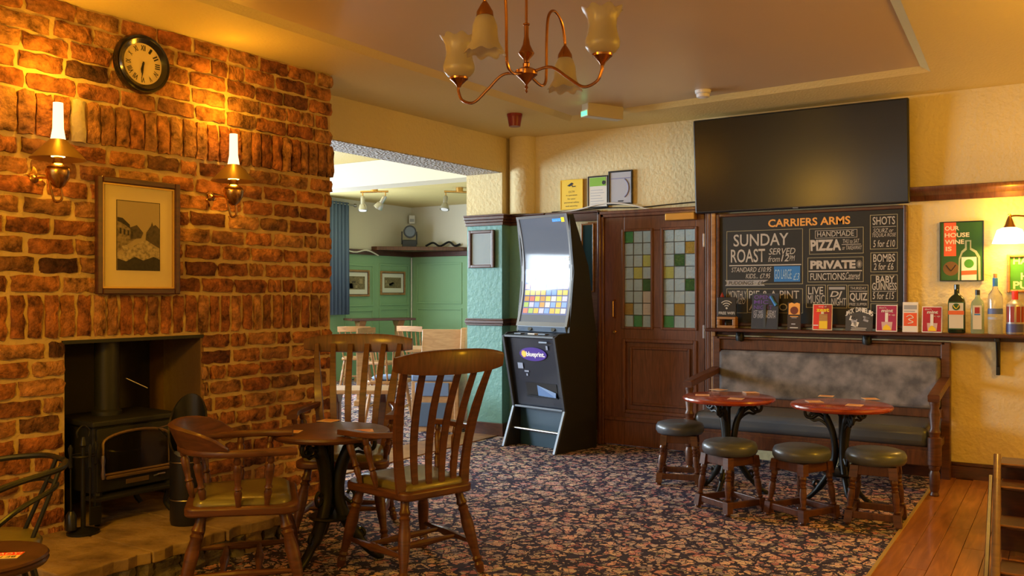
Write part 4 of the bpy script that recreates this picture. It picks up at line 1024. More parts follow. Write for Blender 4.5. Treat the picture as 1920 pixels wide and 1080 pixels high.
T('PIZZA', 1519, 470, 1577, 449, bold=.04, shear=-.05); T('THU to SAT', 1580, 456, 1611, 448, shear=.2); FB(1578, 457.5, 1614, 458.5, CHALKW); T('or TAKEAWAY', 1579, 468, 1616, 460, shear=.2)
BX(1514, 482, 1619, 529); T('PRIVATE', 1519, 504, 1604, 488, bold=.05); FB(1516, 507, 1616, 509, CHALKW)
st_ = MB(); sxp, szp = Wb(1611, 495); 
for k in range(8):
    a = R(22.5*k); st_.sweep([(sxp-ox-.022*math.cos(a), .005, szp-oz-.03*math.sin(a)), (sxp-ox+.022*math.cos(a), .005, szp-oz+.03*math.sin(a))], (-math.sin(a), 0, math.cos(a)), .002, .002)
st_.build('starburst', CHALKW, mbd, 0)
T('FUNCTIONS', 1519, 525, 1584, 512, bold=.01); T('Catered', 1585, 524, 1613, 510, shear=.35)
BX(1631, 402, 1683, 467); T('SHOTS', 1636, 421, 1678, 406, bold=.01); FB(1636, 424.5, 1680, 425.3, CHALKW)
T('SOURZ or', 1637, 436, 1675, 428, shear=.25); T('TEQUILA ROSE', 1635, 445, 1680, 437, shear=.25); T('5 for £10', 1637, 463, 1678, 450, bold=.005, shear=.1)
BX(1632, 473, 1683, 510); T('BOMBS', 1637, 491, 1678, 476, bold=.01); T('2 for £6', 1638, 506, 1675, 493, bold=.005, shear=.1)
BX(1632, 515, 1683, 566); T('BABY', 1642, 530, 1677, 517, bold=.02); T('GUINNESS', 1635, 544, 1681, 530, bold=.015); FB(1636, 545.8, 1680, 546.6, CHALKW); T('5 for £15', 1636, 561, 1676, 548, bold=.005, shear=.1)
BX(1632, 569, 1683, 588)
BX(1511, 534, 1548, 577); T('LIVE', 1515, 552, 1543, 538, bold=.01); T('MUSIC', 1514, 569, 1546, 553, bold=.0)
BX(1551, 534, 1588, 578); FB(1554, 538, 1584, 543, MATS['chalk_grey']); T('DJ', 1556, 560, 1579, 546, shear=.25, bold=.02); T('NIGHT', 1558, 573, 1586, 559, shear=.15)
BX(1590, 534, 1628, 578); T('THURSDAY', 1594, 543, 1624, 538); FB(1593, 545.5, 1626, 546.6, CHALKW); T('QUIZ', 1593, 566, 1626, 549, bold=.02); T('FREE SUPPER', 1592, 573, 1625, 568, shear=.1)
BX(1362, 541, 1401, 587); T('MONTHLY', 1366, 560, 1399, 545); T('VIZO', 1380, 570, 1397, 560, shear=.3)
BX(1401, 541, 1505, 587); T('PIE & A PINT', 1404, 560, 1498, 545, bold=.005); T('AT PRO', 1404, 582, 1476, 569)
# wall shelf, picture rail and brackets
zs = 1.045
sh = thing('wall_shelf', 'long dark drinks shelf on iron brackets below the menu board', 'shelf', (-1.0, YB, zs-.03))
MB().box(-1.455, 2.6, -.19, 0, 0, .028).box(-1.46, 2.6, -.20, -.185, .004, .024).build('board', DARKW, sh, 0, .004)
MB().box(-1.43, 2.6, -.03, 0, -.03, 0).build('batten', DARKW, sh, 0, .003)
for px, ln in ((1388, .10), (1626, .10), (1870, .26)):
    X = W(px, 640, 6.85)[0]+1.0
    if ln < .2: MB().tube(bez([(X, -.16, 0), (X, -.13, -.05), (X, -.06, -.07), (X, -.02, -.10)]), .018, 8).lathe([(.03, -.07), (.035, -.045), (.03, -.0)], 12, (X, -.13)).build('bracket', IRON, sh)
    else: MB().box(X-.014, X+.014, -.17, -.02, -.025, 0).box(X-.012, X+.012, -.05, -.0, -ln, 0).tube([(X, -.15, -.02), (X, -.10, -.10), (X, -.02, -ln+.02)], .010, 8).build('bracket', IRON, sh, .6, .003)
rx = W(1689, 360, 6.86)[0]
struct(MB().prism([(rx, YB, 1.985), (rx, YB-.03, 1.985), (rx, YB-.05, 2.02), (rx, YB-.11, 2.045), (rx, YB-.12, 2.06), (rx, YB-.12, 2.08), (rx, YB, 2.08)], (3.0, 0, 0)).build('trim_13', MAHOGX, bevel=.003), 'moulded brown plate rail on the yellow wall')

# signs above the door
def sign(px0, py0, px1, py1, name, label, fmat, sheet, fw, cat, fn=None, Y=YB-.012, depth=.015):
    pm = (px0+px1)/2; x0 = W(px0, py0, Y)[0]; x1 = W(px1, py0, Y)[0]; z1 = W(pm, py0, Y)[1]; z0 = W(pm, py1, Y)[1]
    t = framed(name, label, cat, ((x0+x1)/2, Y, z0), 0, x1-x0, z1-z0, fw, fmat, None, 0, None, depth, sheet)
    if fn: fn(t, x1-x0, z1-z0)
    return t
def cctv(t, w, h):
    MB().prism([(-.045, -.0125, h*.80), (-.02, -.0125, h*.77), (.02, -.0125, h*.86), (0, -.0125, h*.90)], (0, .001, 0)).build('camera_symbol', INK, t, 0)
    MB().sweep([(.0, -.0125, h*.83), (.01, -.0125, h*.76), (.04, -.0125, h*.77)], (0, 0, 1), .008, .001).build('camera_bracket', INK, t, 0)
    for k, s in enumerate(('CCTV', 'in operation', 'for your', 'personal safety', 'and security')):
        ww = (.06, .11, .08, .15, .12)[k]; text(s, -ww/2, ww/2, h*(.56-.12*k), h*(.56-.12*k)+.017, -.0122, INK, t)
sign(1052, 337, 1094, 393, 'cctv_notice', 'yellow security camera notice above the gaming machine', YEL, YEL, .006, 'notice', cctv)
def cert1(t, w, h):
    MB().box(-w/2+.02, w/2-.02, -.0125, -.011, h*.68, h*.95).build('green_header', LIME, t, 0)
    disc(MB(), .018, -.0132, h*.78).build('seal', INK, t, 0).location.x = w*.3
    for k in range(6): MB().box(-w*.35, w*(.1+.25*((k*37) % 10)/10), -.0122, -.011, h*(.12+.085*k), h*(.12+.085*k)+.005).build('print_line', GREYP, t, 0)
sign(1103, 330, 1141, 390, 'certificate', 'black framed certificate with lime green header', BLACK, PAPER, .012, 'certificate', cert1)
def cert2(t, w, h):
    MB().box(-w/2+.02, w/2-.02, -.0122, -.011, h*.76, h*.785).build('print_line', mat('lilac_ink', (.22, .22, .36), .6), t, 0)
    MB().tube([(w*.34*math.cos(R(a))*1.0, -.0115, h*.48+h*.30*math.sin(R(a))) for a in range(-60, 70, 10)], .006, 6).build('swirl', MATS['lilac_ink'], t)
    MB().box(-w*.1, w*.12, -.0122, -.011, h*.09, h*.125).build('signature', INK, t, 0)
sign(1142, 320, 1187, 384, 'certificate', 'black framed lilac certificate with swirl border', BLACK, GREYP, .014, 'certificate', cert2, YB-.012, .02)
# poster
def poster(t, w, h):
    def Q(m, pts, y, nm='print'): MB().prism([(-w/2+w*a, y, h*b) for a, b in pts], (0, .0008, 0)).build(nm, m, t, 0)
    OR = mat('poster_orange', (.80, .12, .035), .6)
    Q(OR, [(.10, .42), (.38, .42), (.38, 1), (.10, 1)], -.0108, 'orange_band')
    CRT = mat('poster_cream', (.80, .68, .42), .6)
    for s, a, b, zz_ in (('OUR', .12, .45, .85), ('HOUSE', .12, .68, .735), ('WINE', .12, .56, .62), ('IS', .14, .28, .505)):
        text(s, -w/2+w*a, -w/2+w*b, h*zz_, h*zz_+h*.075, -.0115, CRT, t, bold=.03)
    Q(mat('poster_glow', (.34, .40, .26), .6), [(.42, 0), (.44, .38), (.50, .50), (.58, .55), (.58, .68), (.72, .68), (.72, .55), (.84, .50), (.92, .40), (.93, 0)], -.0112, 'bottle_glow')
    Q(DGREEN, [(.46, 0), (.47, .36), (.53, .47), (.62, .52), (.62, .66), (.69, .66), (.69, .52), (.80, .47), (.87, .38), (.88, 0)], -.0120, 'bottle_print')
    Q(PAPER, [(.50, .0), (.50, .40), (.84, .40), (.84, .0)], -.0128, 'bottle_label')
    disc(MB(), w*.11, -.0134, h*.29, 24).build('green_roundel', GREENS, t, 0).location.x = w*.17
    Q(OR, [(.50, .10), (.84, .11), (.84, .18), (.50, .17)], -.0136, 'label_band')
    disc(MB(), w*.18, -.0108, h*.21, 28).build('roundel', mat('roundel_brown', (.16, .08, .02), .5), t, 0).location.x = -w*.24
    an = MB()
    for sx in (-1, 1): an.tube(bez([(-w*.24, -.0112, h*.17), (-w*.24+sx*w*.06, -.0112, h*.22), (-w*.24+sx*w*.11, -.0112, h*.27)]), .003, 5)
    an.build('stag_antlers', INK, t)
sign(1762, 415, 1845, 527, 'drinks_poster', 'dark green poster reading our house wine is, with bottle', BLACK, DGREEN, .006, 'poster', poster)
# green pub sign at the right
def pubsign(t, w, h):
    CRT = MATS['poster_cream']
    for s, a, b, z0_, z1_ in (('HAP', .10, .42, .74, .92), ('H', .22, .34, .34, .52), ('PU', .10, .34, .10, .30)):
        text(s, -w/2+w*a, -w/2+w*b, h*z0_, h*z1_, -.0115, CRT, t, bold=.03)
sign(1888, 476, 2010, 549, 'pub_sign', 'green wooden framed pub sign with cream letters below the lit lamp', OAK, GREENS, .02, 'sign', pubsign, YB-.012, .03)
# lit wall lamp
lx_, lz_ = W(1893, 442, 6.80)
wl = thing('wall_lamp', 'brass wall lamp with a lit white glass shade by the green sign', 'wall lamp', (lx_, YB, lz_-.05))
MB().lathe([(.105, 0), (.075, .09), (.04, .105), (.03, .10), (.068, .085), (.098, .003)], 28, (0, -.17), cap=False).build('shade', LAMPW, wl)
MB().lathe([(.042, .10), (.030, .125), (.022, .15), (.010, .18), (.012, .19), (.004, .20)], 18, (0, -.17)).build('gallery', BRASS, wl)
MB().tube(bez([(0, -.17, .18), (.04, -.15, .185), (.10, -.10, .18), (.16, -.01, .17)]), .007, 8).build('arm', BRASS, wl)
MB().turned((.16, 0, .17), (.16, -.02, .17), [(0, .045), (.5, .04), (1, .02)], 20).build('wall_plate', BRASS, wl)
point('wall_lamp_light', (lx_, YB-.17, lz_-.02), 9, WARM, .04)
point('wall_lamp_light', (lx_, YB-.17, lz_+.22), 5, WARM, .04)

# shelf goods
SY = 6.83
def card(px0, py0, px1, py1, name, label, cat, face, fn=None, lean=6, edge=WHITE, wd=.003):
    pm = (px0+px1)/2; x0 = W(px0, py1, SY)[0]; x1 = W(px1, py1, SY)[0]; hh = W(pm, py0, SY)[1]-W(pm, py1, SY)[1]; w = x1-x0
    t = thing(name, label, cat, ((x0+x1)/2, SY, zs-.001))
    b = MB().box(-w/2, w/2, 0, wd, 0, hh).build('card', edge, t, 0); f_ = MB().box(-w/2+.006, w/2-.006, -.0008, .0005, .006, hh-.006).build('printed_face', face, t, 0)
    parts = [b, f_]
    st__ = MB().prism([(-.01, 0, 0), (-.01, .055, 0), (-.01, .012, hh*.7)], (.02, 0, 0)).build('strut', edge, t, 0)
    if fn: parts += fn(t, w, hh)
    for p in parts: p.rotation_euler = (R(-lean), 0, 0)
    return t
def pr_(t, m, pts, y, nm='print'): return MB().prism([(a, y, b) for a, b in pts], (0, .0006, 0)).build(nm, m, t, 0)
def rect(t, m, x0, x1, z0, z1, y=-.0016, nm='print'): return MB().box(x0, x1, y, -.0006, z0, z1).build(nm, m, t, 0)
def c_zest(t, w, h):
    return [rect(t, DRED, .01, w/2-.006, .006, h-.006), rect(t, YEL, -w*.16, w*.26, .01, h*.62, -.0022), pr_(t, OAK, [(-w*.16, h*.35), (w*.26, h*.35), (w*.26, h*.62), (-w*.16, h*.62)], -.003), text('zest', -w*.32, w*.34, h*.70, h*.84, -.003, YEL, t, bold=.04), text('zing of', -w*.2, w*.2, h*.86, h*.93, -.003, PAPER, t), rect(t, PAPER, -w*.44, -w*.2, h*.16, h*.20)]
card(1523, 563, 1560, 612, 'drinks_card', 'red drinks card with the word zest on the shelf', 'card', RED, c_zest, 6, mat('card_pale', (.70, .62, .40), .6))
def c_mint(t, w, h):
    return [text('mint', -w*.25, w*.3, h*.72, h*.84, -.003, PAPER, t, bold=.03, shear=.1), text("don't", -w*.36, -w*.02, h*.86, h*.93, -.003, PAPER, t), text('it up', w*.1, w*.4, h*.58, h*.66, -.003, PAPER, t),
            pr_(t, mat('glass_print', (.60, .42, .38), .5), [(-w*.20, .01), (w*.24, .01), (w*.28, h*.36), (-w*.24, h*.36)], -.0022, 'tumbler_print'), pr_(t, YEL, [(-w*.18, .01), (w*.22, .01), (w*.16, h*.18), (0, h*.27), (-w*.14, h*.18)], -.003, 'drink_print'), rect(t, PAPER, w*.0, w*.03, h*.36, h*.62, -.002)]
card(1642, 563, 1682, 613, 'drinks_card', 'magenta cocktail card in front of the menu board corner', 'card', MAGENTA, c_mint, 6)
card(1728, 565, 1766, 614, 'drinks_card', 'dark red cocktail card beside the dark green bottle', 'card', mat('card_crimson', (.40, .015, .035), .5), c_mint, 8)
def c_cup(t, w, h):
    return [rect(t, mat('card_orange_red', (.75, .10, .03), .5), -w/2+.008, w/2-.008, h*.2, h*.64), rect(t, mat('card_grey', (.32, .34, .36), .5), -w/2+.008, w/2-.008, h*.76, h*.90), rect(t, mat('card_grey', (0, 0, 0)), -w/2+.008, w*.3, h*.68, h*.71)]+[MB().tube(bez([(-w*.25, -.003, h*.5), (0, -.003, h*.56), (w*.2, -.003, h*.48), (-w*.1, -.003, h*.42), (w*.2, -.003, h*.33), (-w*.15, -.003, h*.28)]), .003, 5).build('squiggle', PAPER, t)]
card(1692, 558, 1721, 614, 'drinks_card', 'white and orange-red leaflet standing between two cocktail cards', 'card', PAPER, c_cup, 5)
def c_jd(t, w, h):
    out = []
    s = "JACK DANIEL'S"; n = len(s)
    for k, ch in enumerate(s):
        if ch == ' ': continue
        f = k/(n-1)*2-1; x = f*w*.47; z = h*.80+.03*(1-f*f)
        l_ = text(ch, x-.0085, x+.0085, z, z+.034, -.003, PAPER, t, bold=.02); out.append(l_)
    for k in range(9):
        g = random.Random(k); a = g.uniform(-.36, .36)*w; b = g.uniform(.3, .72)*h
        out.append(pr_(t, (GREYP, PAPER, DGREY)[k % 3], [(a-.02, b-.01), (a+.015, b-.02), (a+.025, b+.012), (a-.01, b+.022)], -.0022, 'photo_print'))
    out += [rect(t, PAPER, -w*.28, w*.28, h*.13, h*.16), rect(t, PAPER, -w*.3, w*.25, h*.04, h*.07)]
    return out
card(1585, 577, 1636, 612, 'whiskey_card', 'black and white arched whiskey card on the shelf', 'card', DGREY, c_jd, 6, DGREY)
def c_fire(t, w, h):
    return [pr_(t, ORANGE, [(-w*.42, h*.55), (w*.42, h*.55), (w*.42, h*.95), (w*.2, h*.99), (0, h*.95), (-w*.2, h*.99), (-w*.42, h*.95)], -.0022), disc(MB(), w*.30, -.003, h*.70, 20).build('emblem', mat('emblem_brown', (.16, .03, .01), .5), t, 0), rect(t, ORANGE, -w*.3, w*.3, h*.46, h*.49), rect(t, GREYP, -w*.2, w*.2, h*.42, h*.44), rect(t, GREYP, -w*.2, w*.1, h*.18, h*.22), rect(t, PAPER, -w*.3, w*.3, h*.05, h*.08)]
card(1476, 558, 1501, 609, 'drinks_card', 'black card with orange emblem next to the open mic board', 'card', mat('card_black', (.03, .018, .012), .5), c_fire, 5, MATS['card_black'])
def c_mic(t, w, h):
    out = [text(s, -w*.42, w*x, h*z, h*(z+.11), -.002, m, t, bold=.01) for s, x, z, m in (('OPEN', .18, .84, PURPLE), ('MIC', .12, .70, PURPLE), ('NIGHT', .28, .55, PURPLE), ('1ST WEDNESDAY', .42, .41, GREYP), ('OF EVERY MONTH', .40, .30, GREYP))]
    out.append(MB().tube([(w*.2, -.003, h*.92), (w*.32, -.003, h*.76), (w*.42, -.003, h*.66)], [.012, .010, .014], 8).build('microphone_drawing', SBLUE, t)); return out
card(1408, 541, 1458, 608, 'open_mic_board', 'small slate chalkboard announcing open mic night', 'chalkboard', mat('slate', (.035, .04, .05), .7), c_mic, 8, mat('slate_edge', (.04, .05, .055), .6), .012)
# wifi sign
x0 = W(1346, 600, SY)[0]; x1 = W(1381, 600, SY)[0]; w = x1-x0
wi = thing('wifi_sign', 'black free wifi sign on a small wooden block stand', 'sign', ((x0+x1)/2, SY, zs-.001))
MB().box(-w/2, w/2, -.03, .04, 0, .022).box(-w/2, -w/2+.025, -.03, .04, .022, .07).box(w/2-.025, w/2, -.03, .04, .022, .07).box(-w/2, w/2, -.03, .04, .07, .09).build('stand', OAK, wi, 0, .004)
MB().box(-w/2, w/2, -.012, .004, .09, .245).build('board', BLACK, wi, 0, .003)
for k, r_ in enumerate((.022, .040, .058)):
    MB().tube([(r_*math.cos(R(a)), -.014, .158+r_*math.sin(R(a))) for a in range(45, 136, 15)], .0045, 6).build('wifi_arc', CHALKW, wi)
disc(MB(), .008, -.0135, .158, 16).build('wifi_dot', CHALKW, wi, 0)
text('FREE WIFI', -w*.42, w*.42, .108, .130, -.0135, CHALKW, wi, bold=.02)
for k, r_ in enumerate((.012,)): MB().lathe([(.0, .0), (.012, .0), (.014, .02), (.008, .03)], 12).build('knob_foot', IRON, wi).location = (0, -.02, .022)
cdl = thing('candle_pot', 'small reddish candle pot tucked behind the free wifi sign', 'candle', (W(1354, 600, 6.895)[0], 6.897, zs-.001))
MB().lathe([(.018, 0), (.020, .02), (.020, .20), (.018, .24)], 20).build('pot', mat('candle_glass', (.16, .03, .015), .3), cdl); MB().lathe([(.012, .24), (.016, .25), (.008, .27), (.001, .285)], 12).build('stopper', DRED, cdl)

# bottles
def bottle(px, ztop_px, name, label, prof, glass, parts, sq=None, seg=28):
    X = W(px, 614, SY)[0]; hh = W(px, ztop_px, SY)[1]-zs
    t = thing(name, label, 'bottle', (X, SY, zs-.001), 0)
    def sh(r, k, n):
        a = 2*math.pi*k/n; c, s = math.cos(a), math.sin(a)
        if sq and r > sq*hh: 
            e = .32; c = math.copysign(abs(c)**e, c); s = math.copysign(abs(s)**e, s)
            m = (abs(c)**6+abs(s)**6)**(1/6); return (r*c/m*.97, r*s/m*.72)
        return (r*c, r*s)
    rings = [[Vector((*sh(r*hh, k, seg), z*hh)) for k in range(seg)] for r, z in prof]
    MB().ring_loft(rings).build('glass', glass, t, .9)
    for p in parts: p(t, hh)
    return t
GREENB = mat('green_bottle', (.012, .022, .010), .12, spec=.7)
CLEARB = mat('clear_bottle', (.80, .85, .82), .06, trans=.85)
AQUA = mat('aqua_bottle', (.42, .60, .50), .08, trans=.7)
def cap(r, z0, z1, m): return lambda t, h: MB().lathe([(r*h, z0*h), (r*h, z1*h-.002), (r*h*.9, z1*h)], 20).build('cap', m, t)
def label(x, y, z0, z1, m, nm='label'): return lambda t, h: MB().box(-x*h, x*h, -y*h-.0012, -y*h, z0*h, z1*h).build(nm, m, t, 0)
def sqbot(): return [(.15, 0), (.165, .02), (.165, .62), (.15, .70), (.10, .76), (.05, .80), (.048, .95), (.048, .96)]
LBL = mat('bottle_label', (.62, .60, .48), .6)
bottle(1794, 533, 'liqueur_bottle', 'square dark green liqueur bottle with cream label on the shelf', sqbot(), GREENB,
       [cap(.053, .90, 1.0, GREENB), label(.145, .124, .08, .64, DGREEN, 'label_border'), label(.132, .129, .10, .62, LBL), label(.145, .134, .38, .46, mat('band_orange', (.72, .14, .03), .5), 'label_band'),
        lambda t, h: disc(MB(), .07*h, -.137*h, .54*h, 22).build('label_roundel', DGREEN, t, 0),
        lambda t, h: [MB().tube(bez([(0, -.140*h, .50*h), (sx*.03*h, -.140*h, .53*h), (sx*.05*h, -.140*h, .57*h)]), .0025, 5).build('stag_antlers', YEL, t) for sx in (-1, 1)]], .09)
bottle(1833, 543, 'gin_bottle', 'pale aqua square gin bottle beside the green bottle', [(.13, 0), (.14, .02), (.14, .66), (.12, .73), (.06, .80), (.05, .84), (.05, .93)], AQUA,
       [cap(.052, .88, 1.0, BLACK), label(.09, .103, .10, .64, LBL), label(.05, .108, .46, .60, mat('label_red', (.35, .03, .03), .5), 'label_emblem'), label(.06, .108, .42, .45, SBLUE, 'label_print')], .1)
bottle(1866, 513, 'vodka_bottle', 'tall clear vodka bottle with blue lettering on the shelf', [(.105, 0), (.112, .02), (.112, .60), (.10, .66), (.045, .74), (.038, .80), (.036, .93)], CLEARB,
       [cap(.040, .79, .93, SBLUE), cap(.03, .93, 1.0, OAK), lambda t, h: MB().lathe([(.1135*h, .33*h), (.1135*h, .42*h)], 28, cap=False).build('blue_script', mat('script_blue', (.10, .14, .32), .5), t), lambda t, h: MB().lathe([(.1135*h, .24*h), (.1135*h, .28*h)], 28, cap=False).build('label_print', GREYP, t)])
bottle(1903, 545, 'patterned_bottle', 'bottle in a striped silver, red and blue sleeve at the frame edge', [(.17, 0), (.18, .02), (.18, .66), (.15, .72), (.07, .78), (.06, .82), (.06, .92)], mat('silver_sleeve', (.45, .42, .40), .3, .6),
       [cap(.066, .80, 1.0, RED), lambda t, h: MB().lathe([(.1815*h, .05*h), (.1815*h, .24*h)], 28, cap=False).build('blue_band', mat('sleeve_blue', (.06, .07, .22), .4), t)]+
       [(lambda t, h, a=a: MB().box(-.012, .012, -.183*h, -.178*h, .28*h, .64*h).build('red_stripe', DRED, t, 0).__setattr__('rotation_euler', (0, 0, R(a)))) for a in (-50, -15, 25, 60)])

# picture on the pillar
x0, z1 = W(880, 433, YJ-.01); x1, z0 = W(928, 502, YJ-.01)
def certp(t, x0, x1, z0, z1):
    MB().box(x0, x1, -.0125, -.0108, z0, z1).build('print', mat('licence_print', (.26, .31, .32), .6, bump=(40, .3, .004)), t, 0)
framed('framed_licence', 'dark framed licence sheet on the teal pillar', 'picture', ((x0+x1)/2, YJ-.004, z0), 0, x1-x0, z1-z0, .03, DARKW, None, .006, certp, .03, GREYP)

# ================================================================== CEILING FITTINGS
ax, ay = FL(965, 228, 2.70)
al = thing('alarm_sounder', 'red fire alarm sounder on the ceiling', 'alarm', (ax, ay, ZC-.10))
MB().lathe([(.046, 0), (.050, .03), (.058, .075), (.058, .08)], 24).build('sounder', ALARM, al); MB().lathe([(.062, .08), (.062, .10)], 24).build('base', ALARM, al)
sx_, sy_ = FL(1318, 180, 2.75)
sd = thing('smoke_detector', 'white smoke detector on the ceiling near the television', 'smoke detector', (sx_, sy_, zt-.055) if sy_ < 6.2 else (sx_, sy_, ZC-.055))
MB().lathe([(.02, 0), (.045, .006), (.048, .025), (.040, .028), (.055, .034), (.058, .055)], 24).build('body', WHITE, sd)
ex, ey = FL(1130, 213, 2.73)
es = thing('exit_light', 'white emergency light box with green glow on the ceiling', 'emergency light', (ex, ey, ZC-.07), R(62))
MB().box(-.17, .17, -.045, .045, 0, .115).build('housing', mat('aged_white', (.50, .46, .36), .5), es, 0, .008)
MB().prism([(-.175, -.045, .0), (-.175, .045, .0), (-.175, .045, .05), (-.175, -.045, .05)], (.006, 0, 0)).build('end_cap', WHITE, es, 0)
MB().box(-.179, -.174, -.038, .038, .008, .04).build('green_led', GLOW, es, 0)

# chandelier
D = 3.7; hx_, hy_, hz_ = FW(987, 140, D)
ch = thing('chandelier', 'brass chandelier with frosted tulip and bell glass shades', 'chandelier', (hx_, hy_, hz_-.09))
MB().lathe([(.001, .012), (.006, .018), (.003, .028), (.008, .036), (.004, .046), (.010, .055), (.02, .065), (.030, .075), (.046, .088), (.048, .105), (.030, .115), (.014, .122), (.016, .135), (.010, .142), (.014, .155), (.030, .172), (.034, .180), (.028, .190), (.016, .215), (.010, .25), (.010, .295), (.014, .298), (.014, .304), (.006, .308), (.006, zt-hz_+.09-.03), (.05, zt-hz_+.09-.02), (.055, zt-hz_+.09)], 24).build('stem', COPPER, ch)
Rv = Vector((C_, S_, 0)); Fv = Vector((-S_, C_, 0))
def wv(lat, dep): return Rv*lat+Fv*dep
zo = .09
TUL = [(.022, 0), (.05, .006), (.068, .03), (.070, .05), (.060, .085), (.056, .115), (.060, .145), (.074, .170), (.082, .178)]
def glass_shade(name, centre, up, parent):
    seg = 40; rings = []
    pr = TUL if up else [(.020, 0), (.036, .012), (.048, .045), (.050, .08), (.054, .105), (.070, .135), (.078, .148)]
    full = pr+[(r-.003, z) for r, z in reversed(pr[1:])]
    for r, z in full:
        f = z/pr[-1][1]; w = .006*max(0, f-.7)/.3
        rings.append([Vector((centre[0]+(r+w*math.cos(8*2*math.pi*k/seg))*math.cos(2*math.pi*k/seg), centre[1]+(r+w*math.cos(8*2*math.pi*k/seg))*math.sin(2*math.pi*k/seg), centre[2]+(z+w*1.2*math.cos(8*2*math.pi*k/seg))*(1 if up else -1))) for k in range(seg)])
    return MB().ring_loft(rings, cap=False).build(name, FROST, parent, 1.2)
for lat, dep in ((.30, -.19), (-.295, .19)):
    e = wv(lat, dep); u_ = e.normalized()
    pts = [u_*r+Vector((0, 0, z+zo)) for r, z in ((.035, .01), (.12, .015), (.20, -.04), (.27, -.085), (.33, -.07), (.352, -.03), (.354, -.005))]
    MB().tube(bez(pts, 6), .0065, 8).build('arm', COPPER, ch)
    MB().lathe([(.008, 0), (.014, .012), (.03, .028), (.040, .036), (.042, .044), (.03, .046)], 18, (e.x, e.y)).build('shade_holder', COPPER, ch).location.z = zo-.01
    glass_shade('tulip_shade', (e.x, e.y, zo+.033), True, ch)
for lat, dep in ((-.165, -.31), (.18, .30)):
    e = wv(lat, dep); u_ = e.normalized(); L = e.length
    pts = [u_*r+Vector((0, 0, z+zo)) for r, z in ((.035, .0), (.12, -.02), (.165, .0), (.175, .06), (.178, .20), (.195, .30), (.25, .335), (.32, .30), (L, .225), (L, .20))]
    MB().tube(bez(pts, 6), .0065, 8).build('arm', COPPER, ch)
    MB().lathe([(.034, .148), (.032, .165), (.018, .19), (.008, .205)], 18, (e.x, e.y)).build('shade_cap', COPPER, ch).location.z = zo
    glass_shade('bell_shade', (e.x, e.y, zo+.155), False, ch)

# cables along the dado
def wire(pts, r, m, label):
    return tag(MB().tube(bez(pts, 5), r, 6).build('cable', m), label, 'cable')
wp_ = [W(px, py, YB-.04) for px, py in ((1010, 408), (1080, 398), (1130, 386), (1180, 388), (1222, 398), (1262, 400), (1303, 393))]
wire([(x, YB-.04, z+.02) for x, z in wp_], .006, PAPER, 'pale cable draped along the wall above the glazed door')
wp_ = [W(px, py, YB-.02) for px, py in ((1035, 400), (1090, 396), (1140, 392), (1200, 391), (1250, 386), (1303, 381))]
wire([(x, YB-.02, z+.01) for x, z in wp_], .005, BLACK, 'black cable running under the certificates to the television')

# slatted dark rack at the right
kx, ky = FL(1862, 1080)
rk = thing('slatted_rack', 'dark wooden slatted rack with a worn rounded upright on the timber floor', 'rack', (kx, ky, .013), R(0))
tp = FW(1872, 862, 4.62); base = Vector((kx, ky, 0))
def loc_(p): return (p[0]-kx, p[1]-ky, p[2]-.013)
pa = loc_(FW(1853, 1130, 3.85)); pb = loc_(FW(1870, 858, 4.9))
pa = (0.02, -.15, 0.0); pb = (pb[0], pb[1], pb[2])
WORN = wood('worn_brown', (.20, .11, .04), (.10, .05, .02), (4, 4, 20), .4)
MB().sweep(bez([pa, ((pa[0]+pb[0])/2, (pa[1]+pb[1])/2, (pa[2]+pb[2])/2), pb], 5), (1, 0, 0), .036, .05).build('upright', WORN, rk, .8)
MB().sweep([(pa[0]-.04, pa[1]+.02, 0), (pb[0]-.035, pb[1]+.05, pb[2]-.12)], (1, 0, 0), .02, .025).build('inner_upright', DARKW, rk)
bp_ = MB()
for k, f in enumerate((.08, .42, .74, .95)):
    c = Vector(pa).lerp(Vector(pb), f)
    MB().box(c.x+.01, c.x+.85, c.y-.01, c.y+.22, c.z-.02, c.z).build('slat', DARKW, rk, 0, .004)
    MB().box(c.x+.01, c.x+.85, c.y-.014, c.y-.008, c.z-.006, c.z+.002).build('nosing', OAK, rk, 0)
    MB().box(c.x+.01, c.x+.85, c.y+.16, c.y+.18, 0, c.z-.021).build('riser', DARKW, rk, 0)

# ================================================================== ROOM BEYOND
# curtain
cy0 = WX(618, 500, XF+.12)[0]; cy1 = WX(653, 500, XF+.12)[0]
cu = thing('curtain', 'blue-grey pleated curtain beside the far window', 'curtain', (XF+.14, (cy0+cy1)/2, 1.0))
n = 60; fab = MB(); Lc = cy1-cy0+.25; vs_ = []
for k in range(n+1):
    f = k/n; y = -Lc/2-.12+Lc*f
    for zz2, a in ((0, .035), (1.69, .028)): vs_.append((a*math.sin(f*2*math.pi*8), y*(1.0 if zz2 == 0 else .94), zz2))
fab.add(vs_, [(2*k, 2*k+2, 2*k+3, 2*k+1) for k in range(n)])
c_ = fab.build('fabric', FABBLUE, cu, 1.2); so = c_.modifiers.new('thick', 'SOLIDIFY'); so.thickness = .004
MB().turned((0, -2.6, 1.66), (0, .30, 1.66), [(0, .012), (1, .012)]).build('rod', STEEL, cu)
MB().turned((0, .30, 1.66), (0, .36, 1.66), [(0, .012), (.3, .026), (.7, .026), (1, .008)]).build('finial', STEEL, cu)
